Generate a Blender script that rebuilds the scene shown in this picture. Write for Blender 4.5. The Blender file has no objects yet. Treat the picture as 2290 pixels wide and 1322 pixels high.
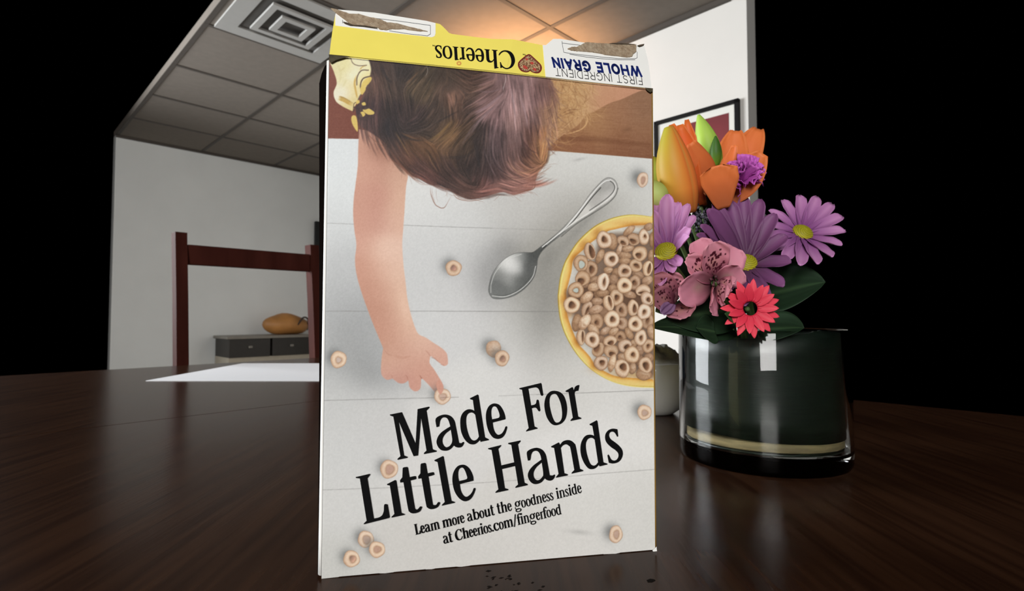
import bpy, bmesh, math, random
import numpy as np
from mathutils import Vector, Matrix
from mathutils.geometry import tessellate_polygon
C = bpy.context.scene.collection
S = bpy.context.scene
# ---------------- camera, world, lights, exposure
TABLE = 0.75
CAM = Vector((0, 0, TABLE+.144))
F = 1200.0                                   # focal length in pixels of the 2290-wide frame
PITCH = math.atan(44/F)
cd = bpy.data.cameras.new('camera'); cam = bpy.data.objects.new('camera', cd); C.objects.link(cam)
cam.location = CAM; cam.rotation_euler = (math.pi/2+PITCH, 0, 0)
cd.sensor_width = 36; cd.lens = 36*F/2290; cd.clip_start = .02; cd.clip_end = 60
cd.dof.use_dof = True; cd.dof.focus_distance = .36; cd.dof.aperture_fstop = 16.0
S.camera = cam
w = bpy.data.worlds.new('world'); S.world = w; w.use_nodes = True
w.node_tree.nodes['Background'].inputs[0].default_value = (0, 0, 0, 1)
w.node_tree.nodes['Background'].inputs[1].default_value = 0
S.view_settings.view_transform = 'Standard'; S.view_settings.look = 'None'
S.view_settings.gamma = 1; S.view_settings.use_curve_mapping = False
S.view_settings.exposure = 0.0
def area(name, loc, target, sx, sy, power, col, spread=math.pi):
    d = bpy.data.lights.new(name, 'AREA'); d.shape = 'RECTANGLE'; d.size = sx; d.size_y = sy
    d.energy = power; d.color = col; d.spread = spread
    o = bpy.data.objects.new(name, d); C.objects.link(o); o.location = loc
    o.rotation_euler = (Vector(target)-Vector(loc)).to_track_quat('-Z', 'Y').to_euler()
    return o
LEFT_WINDOW = area('daylight_left_window', (-3.9, 2.1, 1.55), (.2, 1.9, .5), 2.0, 1.6, 130, (.93, .97, 1), 2.3)
BACK_FILL = area('fill_light_behind', (-.75, -3.2, 2.0), (.0, .4, .85), 1.4, 1.1, 138, (1, .985, .96))  # unseen fill added behind the camera to light the box front and bowl
gl = bpy.data.lights.new('warm_uplight', 'SPOT'); gl.energy = 100; gl.color = (1, .52, .22); gl.spot_size = 1.75; gl.spot_blend = 1; gl.shadow_soft_size = .05
glo = bpy.data.objects.new('warm_uplight', gl); C.objects.link(glo)
# ---------------- helpers
UPV = Vector((0, -math.sin(PITCH), math.cos(PITCH))); FWD = Vector((0, math.cos(PITCH), math.sin(PITCH)))
def ray(px, py): return Vector((1, 0, 0))*((px-1145)/F) + UPV*((661-py)/F) + FWD
def at(px, py, Y): r = ray(px, py); return CAM + r*(Y/r.y)          # the point seen at a pixel, Y metres in front
def on_table(px, py): r = ray(px, py); return CAM + r*((TABLE-CAM.z)/r.z)
def proj(p):
    d = Vector(p)-CAM; z = d.dot(FWD); return (1145+F*d.x/z, 661-F*d.dot(UPV)/z)
def srgb(r, g, b):
    f = lambda v: v/12.92 if v <= .04045 else ((v+.055)/1.055)**2.4
    return (f(r/255), f(g/255), f(b/255), 1)
def mat(name, col, rough=.5, noise=0., scale=20, bump=0., bscale=60, col2=None, spec=.5, metal=0., sub=0., stretch=None, trans=0., ior=1.45, coat=0.):
    m = bpy.data.materials.new(name); m.use_nodes = True; nt = m.node_tree; b = nt.nodes['Principled BSDF']
    b.inputs['Base Color'].default_value = col; b.inputs['Roughness'].default_value = rough
    b.inputs['Specular IOR Level'].default_value = spec; b.inputs['Metallic'].default_value = metal
    b.inputs['IOR'].default_value = ior; b.inputs['Transmission Weight'].default_value = trans; b.inputs['Coat Weight'].default_value = coat
    if sub: b.inputs['Subsurface Weight'].default_value = sub; b.inputs['Subsurface Radius'].default_value = (.01, .005, .003)
    tc = nt.nodes.new('ShaderNodeTexCoord'); vec = tc.outputs['Object']
    if stretch:
        mp = nt.nodes.new('ShaderNodeMapping'); mp.inputs['Scale'].default_value = stretch[:3]
        if len(stretch) > 3: mp.inputs['Rotation'].default_value = (0, 0, stretch[3])
        nt.links.new(vec, mp.inputs[0]); vec = mp.outputs[0]
    if noise or col2:
        n = nt.nodes.new('ShaderNodeTexNoise'); n.inputs['Scale'].default_value = scale; n.inputs['Detail'].default_value = 6
        nt.links.new(vec, n.inputs['Vector'])
        r = nt.nodes.new('ShaderNodeValToRGB'); r.color_ramp.elements[0].position = .35; r.color_ramp.elements[1].position = .65
        c2 = col2 or tuple(min(1, v*(1+noise)) for v in col[:3])+(1,)
        c1 = col if col2 else tuple(v*(1-noise) for v in col[:3])+(1,)
        r.color_ramp.elements[0].color = c1; r.color_ramp.elements[1].color = c2
        nt.links.new(n.outputs[0], r.inputs[0]); nt.links.new(r.outputs[0], b.inputs['Base Color'])
    if bump:
        n2 = nt.nodes.new('ShaderNodeTexNoise'); n2.inputs['Scale'].default_value = bscale; n2.inputs['Detail'].default_value = 4
        nt.links.new(vec, n2.inputs['Vector'])
        bp = nt.nodes.new('ShaderNodeBump'); bp.inputs['Strength'].default_value = bump; bp.inputs['Distance'].default_value = .002
        nt.links.new(n2.outputs[0], bp.inputs['Height']); nt.links.new(bp.outputs[0], b.inputs['Normal'])
    return m
def attr_mat(name, rough=.5, bump=0., bscale=400, spec=.4, sub=0.):
    m = bpy.data.materials.new(name); m.use_nodes = True; nt = m.node_tree; b = nt.nodes['Principled BSDF']
    a = nt.nodes.new('ShaderNodeAttribute'); a.attribute_name = 'ink'
    nt.links.new(a.outputs['Color'], b.inputs['Base Color']); b.inputs['Roughness'].default_value = rough; b.inputs['Specular IOR Level'].default_value = spec
    if sub: b.inputs['Subsurface Weight'].default_value = sub; b.inputs['Subsurface Radius'].default_value = (.01, .004, .003)
    if bump:
        tc = nt.nodes.new('ShaderNodeTexCoord'); n2 = nt.nodes.new('ShaderNodeTexNoise'); n2.inputs['Scale'].default_value = bscale
        nt.links.new(tc.outputs['Object'], n2.inputs['Vector']); bp = nt.nodes.new('ShaderNodeBump'); bp.inputs['Strength'].default_value = bump; bp.inputs['Distance'].default_value = .0004
        nt.links.new(n2.outputs[0], bp.inputs['Height']); nt.links.new(bp.outputs[0], b.inputs['Normal'])
    return m
def tag(o, label=None, cat=None, group=None, kind=None):
    for k, v in (('label', label), ('category', cat), ('group', group), ('kind', kind)):
        if v: o[k] = v
    return o
def empty(name, loc, label, cat, group=None, rz=0):
    o = bpy.data.objects.new(name, None); C.objects.link(o); o.location = loc; o.rotation_euler = (0, 0, rz); o.empty_display_size = .02
    return tag(o, label, cat, group)
def mesh(name, verts, faces, m, parent=None, smoothf=False, cols=None):
    """one mesh object from world-space points, parented without moving"""
    me = bpy.data.meshes.new(name)
    pm = parent_world(parent).inverted() if parent else Matrix()
    me.from_pydata([tuple(pm @ Vector(v)) for v in verts], [], faces); me.update()
    if smoothf: me.polygons.foreach_set('use_smooth', [True]*len(me.polygons))
    if cols is not None:
        a = me.color_attributes.new('ink', 'FLOAT_COLOR', 'POINT'); a.data.foreach_set('color', np.asarray(cols, np.float32).ravel())
    me.materials.append(m)
    o = bpy.data.objects.new(name, me); C.objects.link(o)
    if parent: o.parent = parent
    return o
def parent_world(p):
    M = Matrix.LocRotScale(p.location, p.rotation_euler, p.scale)
    return parent_world(p.parent) @ M if p.parent else M
class MB:
    """collects shapes in world space and links them as one mesh"""
    def __init__(self): self.v = []; self.f = []; self.c = []
    def add(self, v, f, col=None):
        n = len(self.v); self.v += [Vector(p) for p in v]; self.f += [tuple(i+n for i in q) for q in f]
        self.c += [col or (1, 1, 1, 1)]*len(v)
    def box(self, lo, hi, M=None, bev=0.):
        bm = bmesh.new(); bmesh.ops.create_cube(bm, size=1)
        for v in bm.verts: v.co = Vector([lo[i]+(v.co[i]+.5)*(hi[i]-lo[i]) for i in range(3)])
        if bev: bmesh.ops.bevel(bm, geom=list(bm.edges), offset=bev, segments=2, affect='EDGES', profile=.5)
        bm.verts.ensure_lookup_table()
        vs = [(M @ v.co if M else v.co.copy()) for v in bm.verts]; fs = [[v.index for v in f.verts] for f in bm.faces]
        bm.free(); self.add(vs, fs); return self
    def lathe(self, prof, centre, n=48, close=False):
        vs = []; fs = []
        for r, z in prof:
            for k in range(n):
                t = 2*math.pi*k/n; vs.append((centre[0]+r*math.cos(t), centre[1]+r*math.sin(t), centre[2]+z))
        m = len(prof)
        for i in range(m-1 if not close else m):
            j = (i+1) % m
            for k in range(n):
                l = (k+1) % n; fs.append((i*n+k, i*n+l, j*n+l, j*n+k))
        self.add(vs, fs); return self
    def tube(self, pts, rad, n=10, flat=1.):
        pts = [Vector(p) for p in pts]; m = len(pts)
        rads = rad if isinstance(rad, (list, tuple)) else [rad]*m
        vs = []; fs = []; up = Vector((0, 0, 1))
        for i, p in enumerate(pts):
            t = (pts[min(i+1, m-1)]-pts[max(i-1, 0)]).normalized()
            a = t.cross(up); a = a.normalized() if a.length > .05 else t.cross(Vector((1, 0, 0))).normalized()
            b = t.cross(a)
            for k in range(n):
                q = 2*math.pi*k/n; vs.append(p+(a*math.cos(q)+b*math.sin(q)*flat)*rads[i])
        for i in range(m-1):
            for k in range(n): l = (k+1) % n; fs.append((i*n+k, i*n+l, (i+1)*n+l, (i+1)*n+k))
        fs.append(tuple(range(n))[::-1]); fs.append(tuple(range((m-1)*n, m*n)))
        self.add(vs, fs); return self
    def build(self, name, m, parent=None, smoothf=True, cols=False):
        o = mesh(name, self.v, self.f, m, parent, smoothf, self.c if cols else None)
        return o
def auto_smooth(o, deg=35):
    me = o.data; bm = bmesh.new(); bm.from_mesh(me)
    for e in bm.edges:
        e.smooth = len(e.link_faces) == 2 and e.calc_face_angle(0) < math.radians(deg)
    bm.to_mesh(me); bm.free(); return o
def bez(p, n=12):
    """smooth open curve through 3D points"""
    p = [Vector(q) for q in p]; out = []
    for i in range(len(p)-1):
        a, b = p[i], p[i+1]; ta = (b-a) if i == 0 else (b-p[i-1])/2; tb = (b-a) if i == len(p)-2 else (p[i+2]-a)/2
        for k in range(n):
            t = k/n; out.append(a*(2*t**3-3*t*t+1)+ta*(t**3-2*t*t+t)+b*(-2*t**3+3*t*t)+tb*(t**3-t*t))
    return out+[p[-1]]
R2 = math.sqrt(.5)
def room(u, v, z): return Vector(((u-v)*R2, (u+v)*R2, z))         # the room stands at 45 degrees to the view
RM = Matrix(((R2, -R2, 0, 0), (R2, R2, 0, 0), (0, 0, 1, 0), (0, 0, 0, 1)))
# ---------------- the room shell
UW, VW, ZC = 2.48, 5.45, CAM.z+1.5
U0, V0 = .79, 1.02
glo.location = room(2.18, 2.12, ZC-.7); glo.rotation_euler = (math.pi, 0, 0)
m_wall = mat('painted_wall', srgb(236, 232, 226), .85, .02, 3, .05, 300)
m_wall2 = mat('painted_wall_grey', srgb(240, 242, 240), .85, .02, 3, .05, 300)
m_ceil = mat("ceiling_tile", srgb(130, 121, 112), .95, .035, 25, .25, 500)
m_grid = mat('ceiling_bar', srgb(80, 73, 67), .6, .03, 30)
m_floor = mat('carpet', srgb(96, 90, 84), .95, .15, 90, .4, 300)
def rbox(name, u0, u1, v0, v1, z0, z1, m, parent=None, bev=0.):
    return MB().box((u0, v0, z0), (u1, v1, z1), RM, bev).build(name, m, parent, False)
tag(rbox('floor', -1.2, 3.5, -1.2, VW+.1, -.05, 0, m_floor), kind='structure')
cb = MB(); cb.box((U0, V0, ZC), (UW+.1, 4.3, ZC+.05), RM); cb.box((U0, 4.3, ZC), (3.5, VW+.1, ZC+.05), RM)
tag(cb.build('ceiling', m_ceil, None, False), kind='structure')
tag(rbox('wall_right', UW, UW+.1, .95, 4.3, 0, ZC, m_wall), kind='structure')
tag(rbox('wall_alcove', UW+.1, 3.5, 4.2, 4.3, 0, ZC, m_wall), kind='structure')
tag(rbox('wall_end', 3.4, 3.5, 4.3, VW, 0, ZC, m_wall), kind='structure')
tag(rbox('wall_back', U0, 3.5, VW, VW+.1, 0, ZC, m_wall2), kind='structure')
g = MB()
for v in (1.80, 2.42, 3.03, 3.66, 4.27, 4.88): g.box((U0, v-.012, ZC-.004), (UW if v < 4.3 else 3.4, v+.012, ZC), RM)
for u in (.80, 1.43, 2.08): g.box((u-.012, V0, ZC-.0035), (u+.012, VW, ZC), RM)
g.box((2.70, 4.3, ZC-.0035), (2.724, VW, ZC), RM)
tag(g.build('trim_1', m_grid, None, False), kind='structure')
tag(rbox('trim_2', UW-.022, UW, V0, 4.3, ZC-.022, ZC, m_grid), kind='structure')
tag(rbox('trim_3', U0, 3.4, VW-.02, VW, ZC-.02, ZC, m_grid), kind='structure')
tag(rbox('baseboard_back', U0, 3.4, VW-.015, VW, 0, .09, m_wall), kind='structure')
tag(rbox('baseboard_right', UW-.015, UW, .95, 4.2, 0, .09, m_wall), kind='structure')
# square air diffuser in one ceiling tile
vt = empty('ceiling_vent', room(1.12, 2.725, ZC), 'square white air diffuser set in a ceiling tile', 'vent')
m_vent = mat('vent_paint', srgb(176, 174, 170), .6, .02, 20); m_dark = mat('vent_gap', srgb(92, 88, 84), .8, .05, 20)
def sqring(a, b, z0, z1, w):
    r = MB(); cu, cv = 1.12, 2.725
    for (u0, u1, v0, v1) in ((-a, a, -a, -a+w), (-a, a, a-w, a), (-a, -a+w, -a+w, a-w), (a-w, a, -a+w, a-w)):
        r.box((cu+u0, cv+v0, z0), (cu+u1, cv+v1, z1), RM)
    return r
sqring(.285, 0, ZC-.012, ZC, .085).build('frame', m_vent, vt, False)
MB().box((1.12-.2, 2.725-.2, ZC-.002), (1.12+.2, 2.725+.2, ZC), RM).build('duct_opening', m_dark, vt, False)
for k, a in enumerate((.155, .085)): sqring(a, 0, ZC-.022-.006*k, ZC-.010-.006*k, .03).build('slat', m_vent, vt, False)
# framed print on the right wall
pf = empty('framed_picture', room(UW-.012, 1.29, 1.6), 'black framed picture with white mat and dark red print on the right wall', 'picture')
v1, v2, zt, zb = 1.42, .985, 1.893, 1.30
m_fr = mat('frame_black', srgb(16, 15, 15), .6, .1, 40, spec=.2); m_matb = mat('mat_board', srgb(236, 234, 226), .8, .01, 50)
fr = MB(); fw = .019
for a in (((v2, zt-fw), (v1, zt)), ((v2, zb), (v1, zb+fw)), ((v1-fw, zb), (v1, zt)), ((v2, zb), (v2+fw, zt))):
    fr.box((UW-.024, a[0][0], a[0][1]), (UW-.001, a[1][0], a[1][1]), RM)
fr.build('frame', m_fr, pf, False)
MB().box((UW-.012, v2+fw, zb+fw), (UW-.004, v1-fw, zt-fw), RM).build('mat_board', m_matb, pf, False)
m_red = mat('print_red', srgb(122, 38, 44), .6, .12, 6); m_pale = mat('print_pale', srgb(214, 206, 200), .6, .03, 10)
pr = MB().box((UW-.0135, v2+fw+.03, zt-.26), (UW-.0115, v1-fw-.028, zt-fw-.034), RM).build('print', m_red, pf, False)
MB().box((UW-.0137, v2+fw+.03, zb+.06), (UW-.0117, v1-fw-.028, zt-.268), RM).build('print', m_pale, pf, False)
MB().box((UW-.0142, 1.13, zt-.20), (UW-.0137, 1.18, zt-.105), RM).build('pale_patch', m_pale, pr, False)
# wall screen, far left
tv = empty('wall_screen', room(2.83, VW-.03, 1.66), 'black flat screen hung on the far grey wall', 'screen')
m_tv = mat('screen_black', srgb(34, 36, 36), .35, .05, 20); m_tvb = mat('screen_bezel', srgb(22, 23, 23), .5, .05, 40)
MB().box((2.50, VW-.045, 1.452), (3.2, VW-.002, 1.88), RM, .004).build('case', m_tvb, tv)
MB().box((2.512, VW-.047, 1.466), (3.188, VW-.045, 1.866), RM).build('display', m_tv, tv, False)
# sideboard and bag against the far wall
sb = empty('sideboard', room(2.0, 5.24, 0), 'low sideboard with dark drawer band and grey top by the far wall', 'cabinet')
m_sbt = mat('sideboard_top', srgb(128, 122, 112), .5, .05, 30); m_sbd = mat('sideboard_dark', srgb(46, 42, 37), .5, .08, 30); m_sbb = mat('sideboard_body', srgb(176, 166, 148), .7, .04, 30)
rbox('top', 1.55, 2.31, 5.04, 5.43, .683, .708, m_sbt, sb, .003)
for u in (1.57, 1.94): 
    d = rbox('drawer', u, u+.35, 5.05, 5.43, .52, .683, m_sbd, sb, .003)
    rbox('knob', u+.16, u+.19, 5.03, 5.05, .60, .62, m_sbt, d, .004)
rbox('body', 1.57, 2.29, 5.06, 5.43, .0, .52, m_sbb, sb)
bg = MB()
bag = empty('leather_bag', room(2.06, 5.25, .708), 'tan leather bag lying on the sideboard behind the chair', 'bag')
bm = bmesh.new(); bmesh.ops.create_uvsphere(bm, u_segments=24, v_segments=14, radius=1)
vs = []
for q in bm.verts:
    x, y, z = q.co; k = 1+.06*math.sin(5*x+2*z)
    vs.append(room(2.15+.22*x*k, 5.24+.13*y, .709+.095+.095*max(z*k*1.1, -.99)*(1-.2*x if z > 0 else 1)))
bm.verts.ensure_lookup_table(); fs = [[v.index for v in f.verts] for f in bm.faces]; bm.free()
mesh('body', vs, fs, mat('tan_leather', srgb(176, 122, 66), .5, .2, 6, .2, 60), bag, True)
MB().tube(bez([room(2.20, 5.12, .80), room(2.25, 5.11, .87), room(2.31, 5.14, .85), room(2.33, 5.2, .75)]), .008).build('handle', mat('bag_handle', srgb(52, 36, 26), .6, .1, 30), bag)
# ---------------- table
m_table = mat('dark_walnut', srgb(44, 26, 17), .26, 0, 3.2, .03, 8, col2=srgb(60, 38, 25), spec=.12, stretch=(44, 2.2, 1, -math.pi/4))
m_table.node_tree.nodes['Principled BSDF'].inputs['Roughness'].default_value = .22
tb = empty('dining_table', room(.35, .6, 0), 'long dark brown glossy wooden table under the cereal box and vase', 'table')
TU0, TU1, TV0, TV1 = -.35, 1.06, -.55, 1.76
for v0, v1 in ((TV0, .8715), (.8725, TV1)):
    MB().box((TU0, v0, TABLE-.04), (TU1, v1, TABLE), RM, .0008).build('top', m_table, tb, False)
rbox('apron', TU0+.08, TU1-.08, TV0+.08, TV1-.08, TABLE-.12, TABLE-.04, m_table, tb)
for u in (TU0+.1, TU1-.1):
    for v in (TV0+.1, TV1-.1): rbox('leg', u-.035, u+.035, v-.035, v+.035, 0, TABLE-.12, m_table, tb, .004)
# printed sheet lying far down the table
m_paper = mat('paper', srgb(250, 251, 255), .8, .01, 40)
pp = MB().box((-.80, 1.178, TABLE), (-.38, 1.60, TABLE+.0012), Matrix.Rotation(.0, 4, 'Z')).build('paper_sheet', m_paper, None, False)
tag(pp, 'blank white sheet of paper lying on the table before the wooden chair', 'paper')
# ---------------- wooden chair beyond the table
m_ch = mat('cherry_wood', srgb(66, 32, 26), .6, .18, 7, .03, 20, stretch=(4, 4, .6), spec=.03)
ch = empty('dining_chair', room(.66, 1.80, 0), 'dark red-brown wooden chair with a plain top rail beyond the table', 'chair')
def post(u):
    p = MB(); prev = None
    prof = [(1.66, 0), (1.80, .25), (1.83, .45), (1.835, .72), (1.86, .95), (1.885, 1.13), (1.887, 1.148)]
    vs = []; fs = []
    for v, z in prof:
        for du, dv in ((-.016, -.016), (.016, -.016), (.016, .03), (-.016, .03)): vs.append(room(u+du, v+dv, z))
    for i in range(len(prof)-1):
        for k in range(4): l = (k+1) % 4; fs.append((i*4+k, i*4+l, i*4+4+l, i*4+4+k))
    fs += [(3, 2, 1, 0), tuple(range(len(vs)-4, len(vs)))]
    p.add(vs, fs); return p
for u in (.862, .44): post(u).build('back_post', m_ch, ch, False)
rbox('top_rail', .456, .846, 1.868, 1.892, 1.050, 1.112, m_ch, ch, .004)
rbox('lower_rail', .456, .846, 1.832, 1.852, .66, .70, m_ch, ch, .003)
rbox('seat', .43, .872, 1.42, 1.82, .43, .46, m_ch, ch, .008)
for u in (.455, .847): rbox('front_leg', u-.018, u+.018, 1.43, 1.466, 0, .43, m_ch, ch, .003)
rbox('stretcher', .473, .829, 1.438, 1.458, .2, .23, m_ch, ch, .003)
# slate blue upholstered chair further back
bc = empty('upholstered_chair', room(1.66, 2.74, 0), 'slate blue upholstered chair partly hidden behind the cereal box', 'chair')
m_bl = mat('slate_fabric', srgb(70, 80, 92), .9, .12, 60, .3, 400); m_leg = mat('chair_leg_dark', srgb(38, 34, 32), .5, .1, 30)
def bcb(name, lo, hi, m, bev): return MB().box(lo, hi, Matrix.Translation((-.975, 2.62, 0)) @ Matrix.Rotation(.15, 4, 'Z'), bev).build(name, m, bc)
bcb('backrest', (-.06, .22, .50), (.40, .30, 1.02), m_bl, .035); bcb('seat', (-.06, -.22, .40), (.40, .26, .50), m_bl, .03)
for x in (-.03, .33):
    for y in (-.19, .21): bcb('leg', (x, y, 0), (x+.035, y+.035, .41), m_leg, .004)
# ---- printed picture on the front of the box: drawn stroke by stroke into an array, later laid on the card as printed ink with the room light in its tones
PX0, PY0, PW, PH = 700, 110, 790, 1210
NR = np.random.default_rng(7)
CAN = np.zeros((PH, PW, 3))
def box_of(pts, pad):
    p = np.asarray(pts, float)
    x0 = max(int(p[:, 0].min() - pad) - PX0, 0); x1 = min(int(p[:, 0].max() + pad) + 2 - PX0, PW)
    y0 = max(int(p[:, 1].min() - pad) - PY0, 0); y1 = min(int(p[:, 1].max() + pad) + 2 - PY0, PH)
    return x0, x1, y0, y1
def grid_of(b):
    x0, x1, y0, y1 = b
    return np.meshgrid(np.arange(x0, x1) + PX0 + .5, np.arange(y0, y1) + PY0 + .5)
def smooth(pts, n=8, closed=True):
    """Catmull-Rom through the points; a point with a third value is a corner"""
    N = len(pts); out = []
    P = [np.array(p[:2], float) for p in pts]; Cn = [len(p) > 2 for p in pts]
    for i in range(N if closed else N - 1):
        j = (i + 1) % N
        a, b = P[i], P[j]
        if Cn[i] and Cn[j]:
            out.append(a); continue
        ta = (b - a) if Cn[i] or (not closed and i == 0) else (b - P[i - 1]) / 2
        tb = (b - a) if Cn[j] or (not closed and j == N - 1) else (P[(j + 1) % N] - a) / 2
        for k in range(n):
            t = k / n
            out.append((2*t**3-3*t*t+1)*a + (t**3-2*t*t+t)*ta + (-2*t**3+3*t*t)*b + (t**3-t*t)*tb)
    if not closed: out.append(P[-1])
    return np.array(out)
def poly_sd(poly, X, Y):
    p = np.asarray(poly, float); q = np.roll(p, -1, 0)
    d = np.full(X.shape, 1e9); ins = np.zeros(X.shape, bool)
    for (ax, ay), (bx, by) in zip(p, q):
        ex, ey = bx - ax, by - ay; L = ex*ex + ey*ey
        if L < 1e-12: continue
        t = np.clip(((X-ax)*ex + (Y-ay)*ey)/L, 0, 1)
        d = np.minimum(d, (X-ax-t*ex)**2 + (Y-ay-t*ey)**2)
        if ay != by:
            ins ^= ((ay > Y) != (by > Y)) & (X < (bx-ax)*(Y-ay)/(by-ay) + ax)
    d = np.sqrt(d)
    return np.where(ins, -d, d)
def put(b, cov, col):
    x0, x1, y0, y1 = b
    if cov.ndim == 2: cov = cov[..., None]
    CAN[y0:y1, x0:x1] = CAN[y0:y1, x0:x1]*(1-cov) + np.asarray(col, float)*cov
def fill(poly, col, a=1., soft=1.2, pts=False):
    b = box_of(poly, soft*2+1)
    if b[1] <= b[0] or b[3] <= b[2]: return
    X, Y = grid_of(b)
    cov = np.clip(.5 - poly_sd(poly, X, Y)/soft, 0, 1)*a
    if callable(col): col = col(X, Y)
    put(b, cov, col)
def stroke(pts, w0, w1, col, a=1., taper=True, soft=1.):
    pts = np.asarray(pts, float); wm = max(w0, w1)
    b = box_of(pts, wm/2+soft+1)
    if b[1] <= b[0] or b[3] <= b[2]: return
    X, Y = grid_of(b); best = np.full(X.shape, 1e9); al = np.zeros(X.shape)
    n = len(pts)-1
    for i in range(n):
        ax, ay = pts[i]; ex, ey = pts[i+1]-pts[i]; L = ex*ex+ey*ey+1e-9
        t = np.clip(((X-ax)*ex+(Y-ay)*ey)/L, 0, 1)
        s = (i+t)/n
        d = np.sqrt((X-ax-t*ex)**2+(Y-ay-t*ey)**2) - (w0+(w1-w0)*s)/2
        m = d < best
        best = np.where(m, d, best); al = np.where(m, (np.minimum(1, 4*s)*np.minimum(1, 4*(1-s)) if taper else 1.), al)
    put(b, np.clip(.5-best/soft, 0, 1)*a*al, col)
def blob(cx, cy, rx, ry, ang, col, a):
    r = max(rx, ry)*2.6; b = box_of([(cx-r, cy-r), (cx+r, cy+r)], 0)
    if b[1] <= b[0] or b[3] <= b[2]: return
    X, Y = grid_of(b); c, s = math.cos(ang), math.sin(ang)
    u = ((X-cx)*c+(Y-cy)*s)/rx; v = (-(X-cx)*s+(Y-cy)*c)/ry
    put(b, a*np.exp(-(u*u+v*v)*.9), col)
class Field:
    """smooth colour field through samples (x, y, colour)"""
    def __init__(self, samples, r=38.):
        s = np.array([(x, y, *c) for x, y, c in samples], float)
        gx = np.arange(PX0, PX0+PW+8, 8.); gy = np.arange(PY0, PY0+PH+8, 8.)
        X, Y = np.meshgrid(gx, gy); W = 0; A = 0
        for x, y, *c in s:
            d2 = (X-x)**2+(Y-y)**2
            w = np.exp(-d2/(2*r*r)) + 1e-3/(1+d2/r**2)**2
            W = W + w; A = A + w[..., None]*np.array(c)
        self.g = A/W[..., None]
    def __call__(self, X, Y):
        x = np.clip((np.asarray(X, float)-PX0)/8, 0, self.g.shape[1]-1.001); y = np.clip((np.asarray(Y, float)-PY0)/8, 0, self.g.shape[0]-1.001)
        i = x.astype(int); j = y.astype(int); fx = (x-i)[..., None]; fy = (y-j)[..., None]; g = self.g
        return (g[j, i]*(1-fx)+g[j, i+1]*fx)*(1-fy)+(g[j+1, i]*(1-fx)+g[j+1, i+1]*fx)*fy
def vnoise(shape, cell, seed):
    r = np.random.default_rng(seed); h, w = shape
    g = r.random((h//cell+3, w//cell+3)); y = np.arange(h)/cell; x = np.arange(w)/cell
    j = y.astype(int)[:, None]; i = x.astype(int)[None]; fy = (y % 1)[:, None]; fx = (x % 1)[None]
    fy = fy*fy*(3-2*fy); fx = fx*fx*(3-2*fx)
    return (g[j, i]*(1-fx)+g[j, i+1]*fx)*(1-fy)+(g[j+1, i]*(1-fx)+g[j+1, i+1]*fx)*fy

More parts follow.
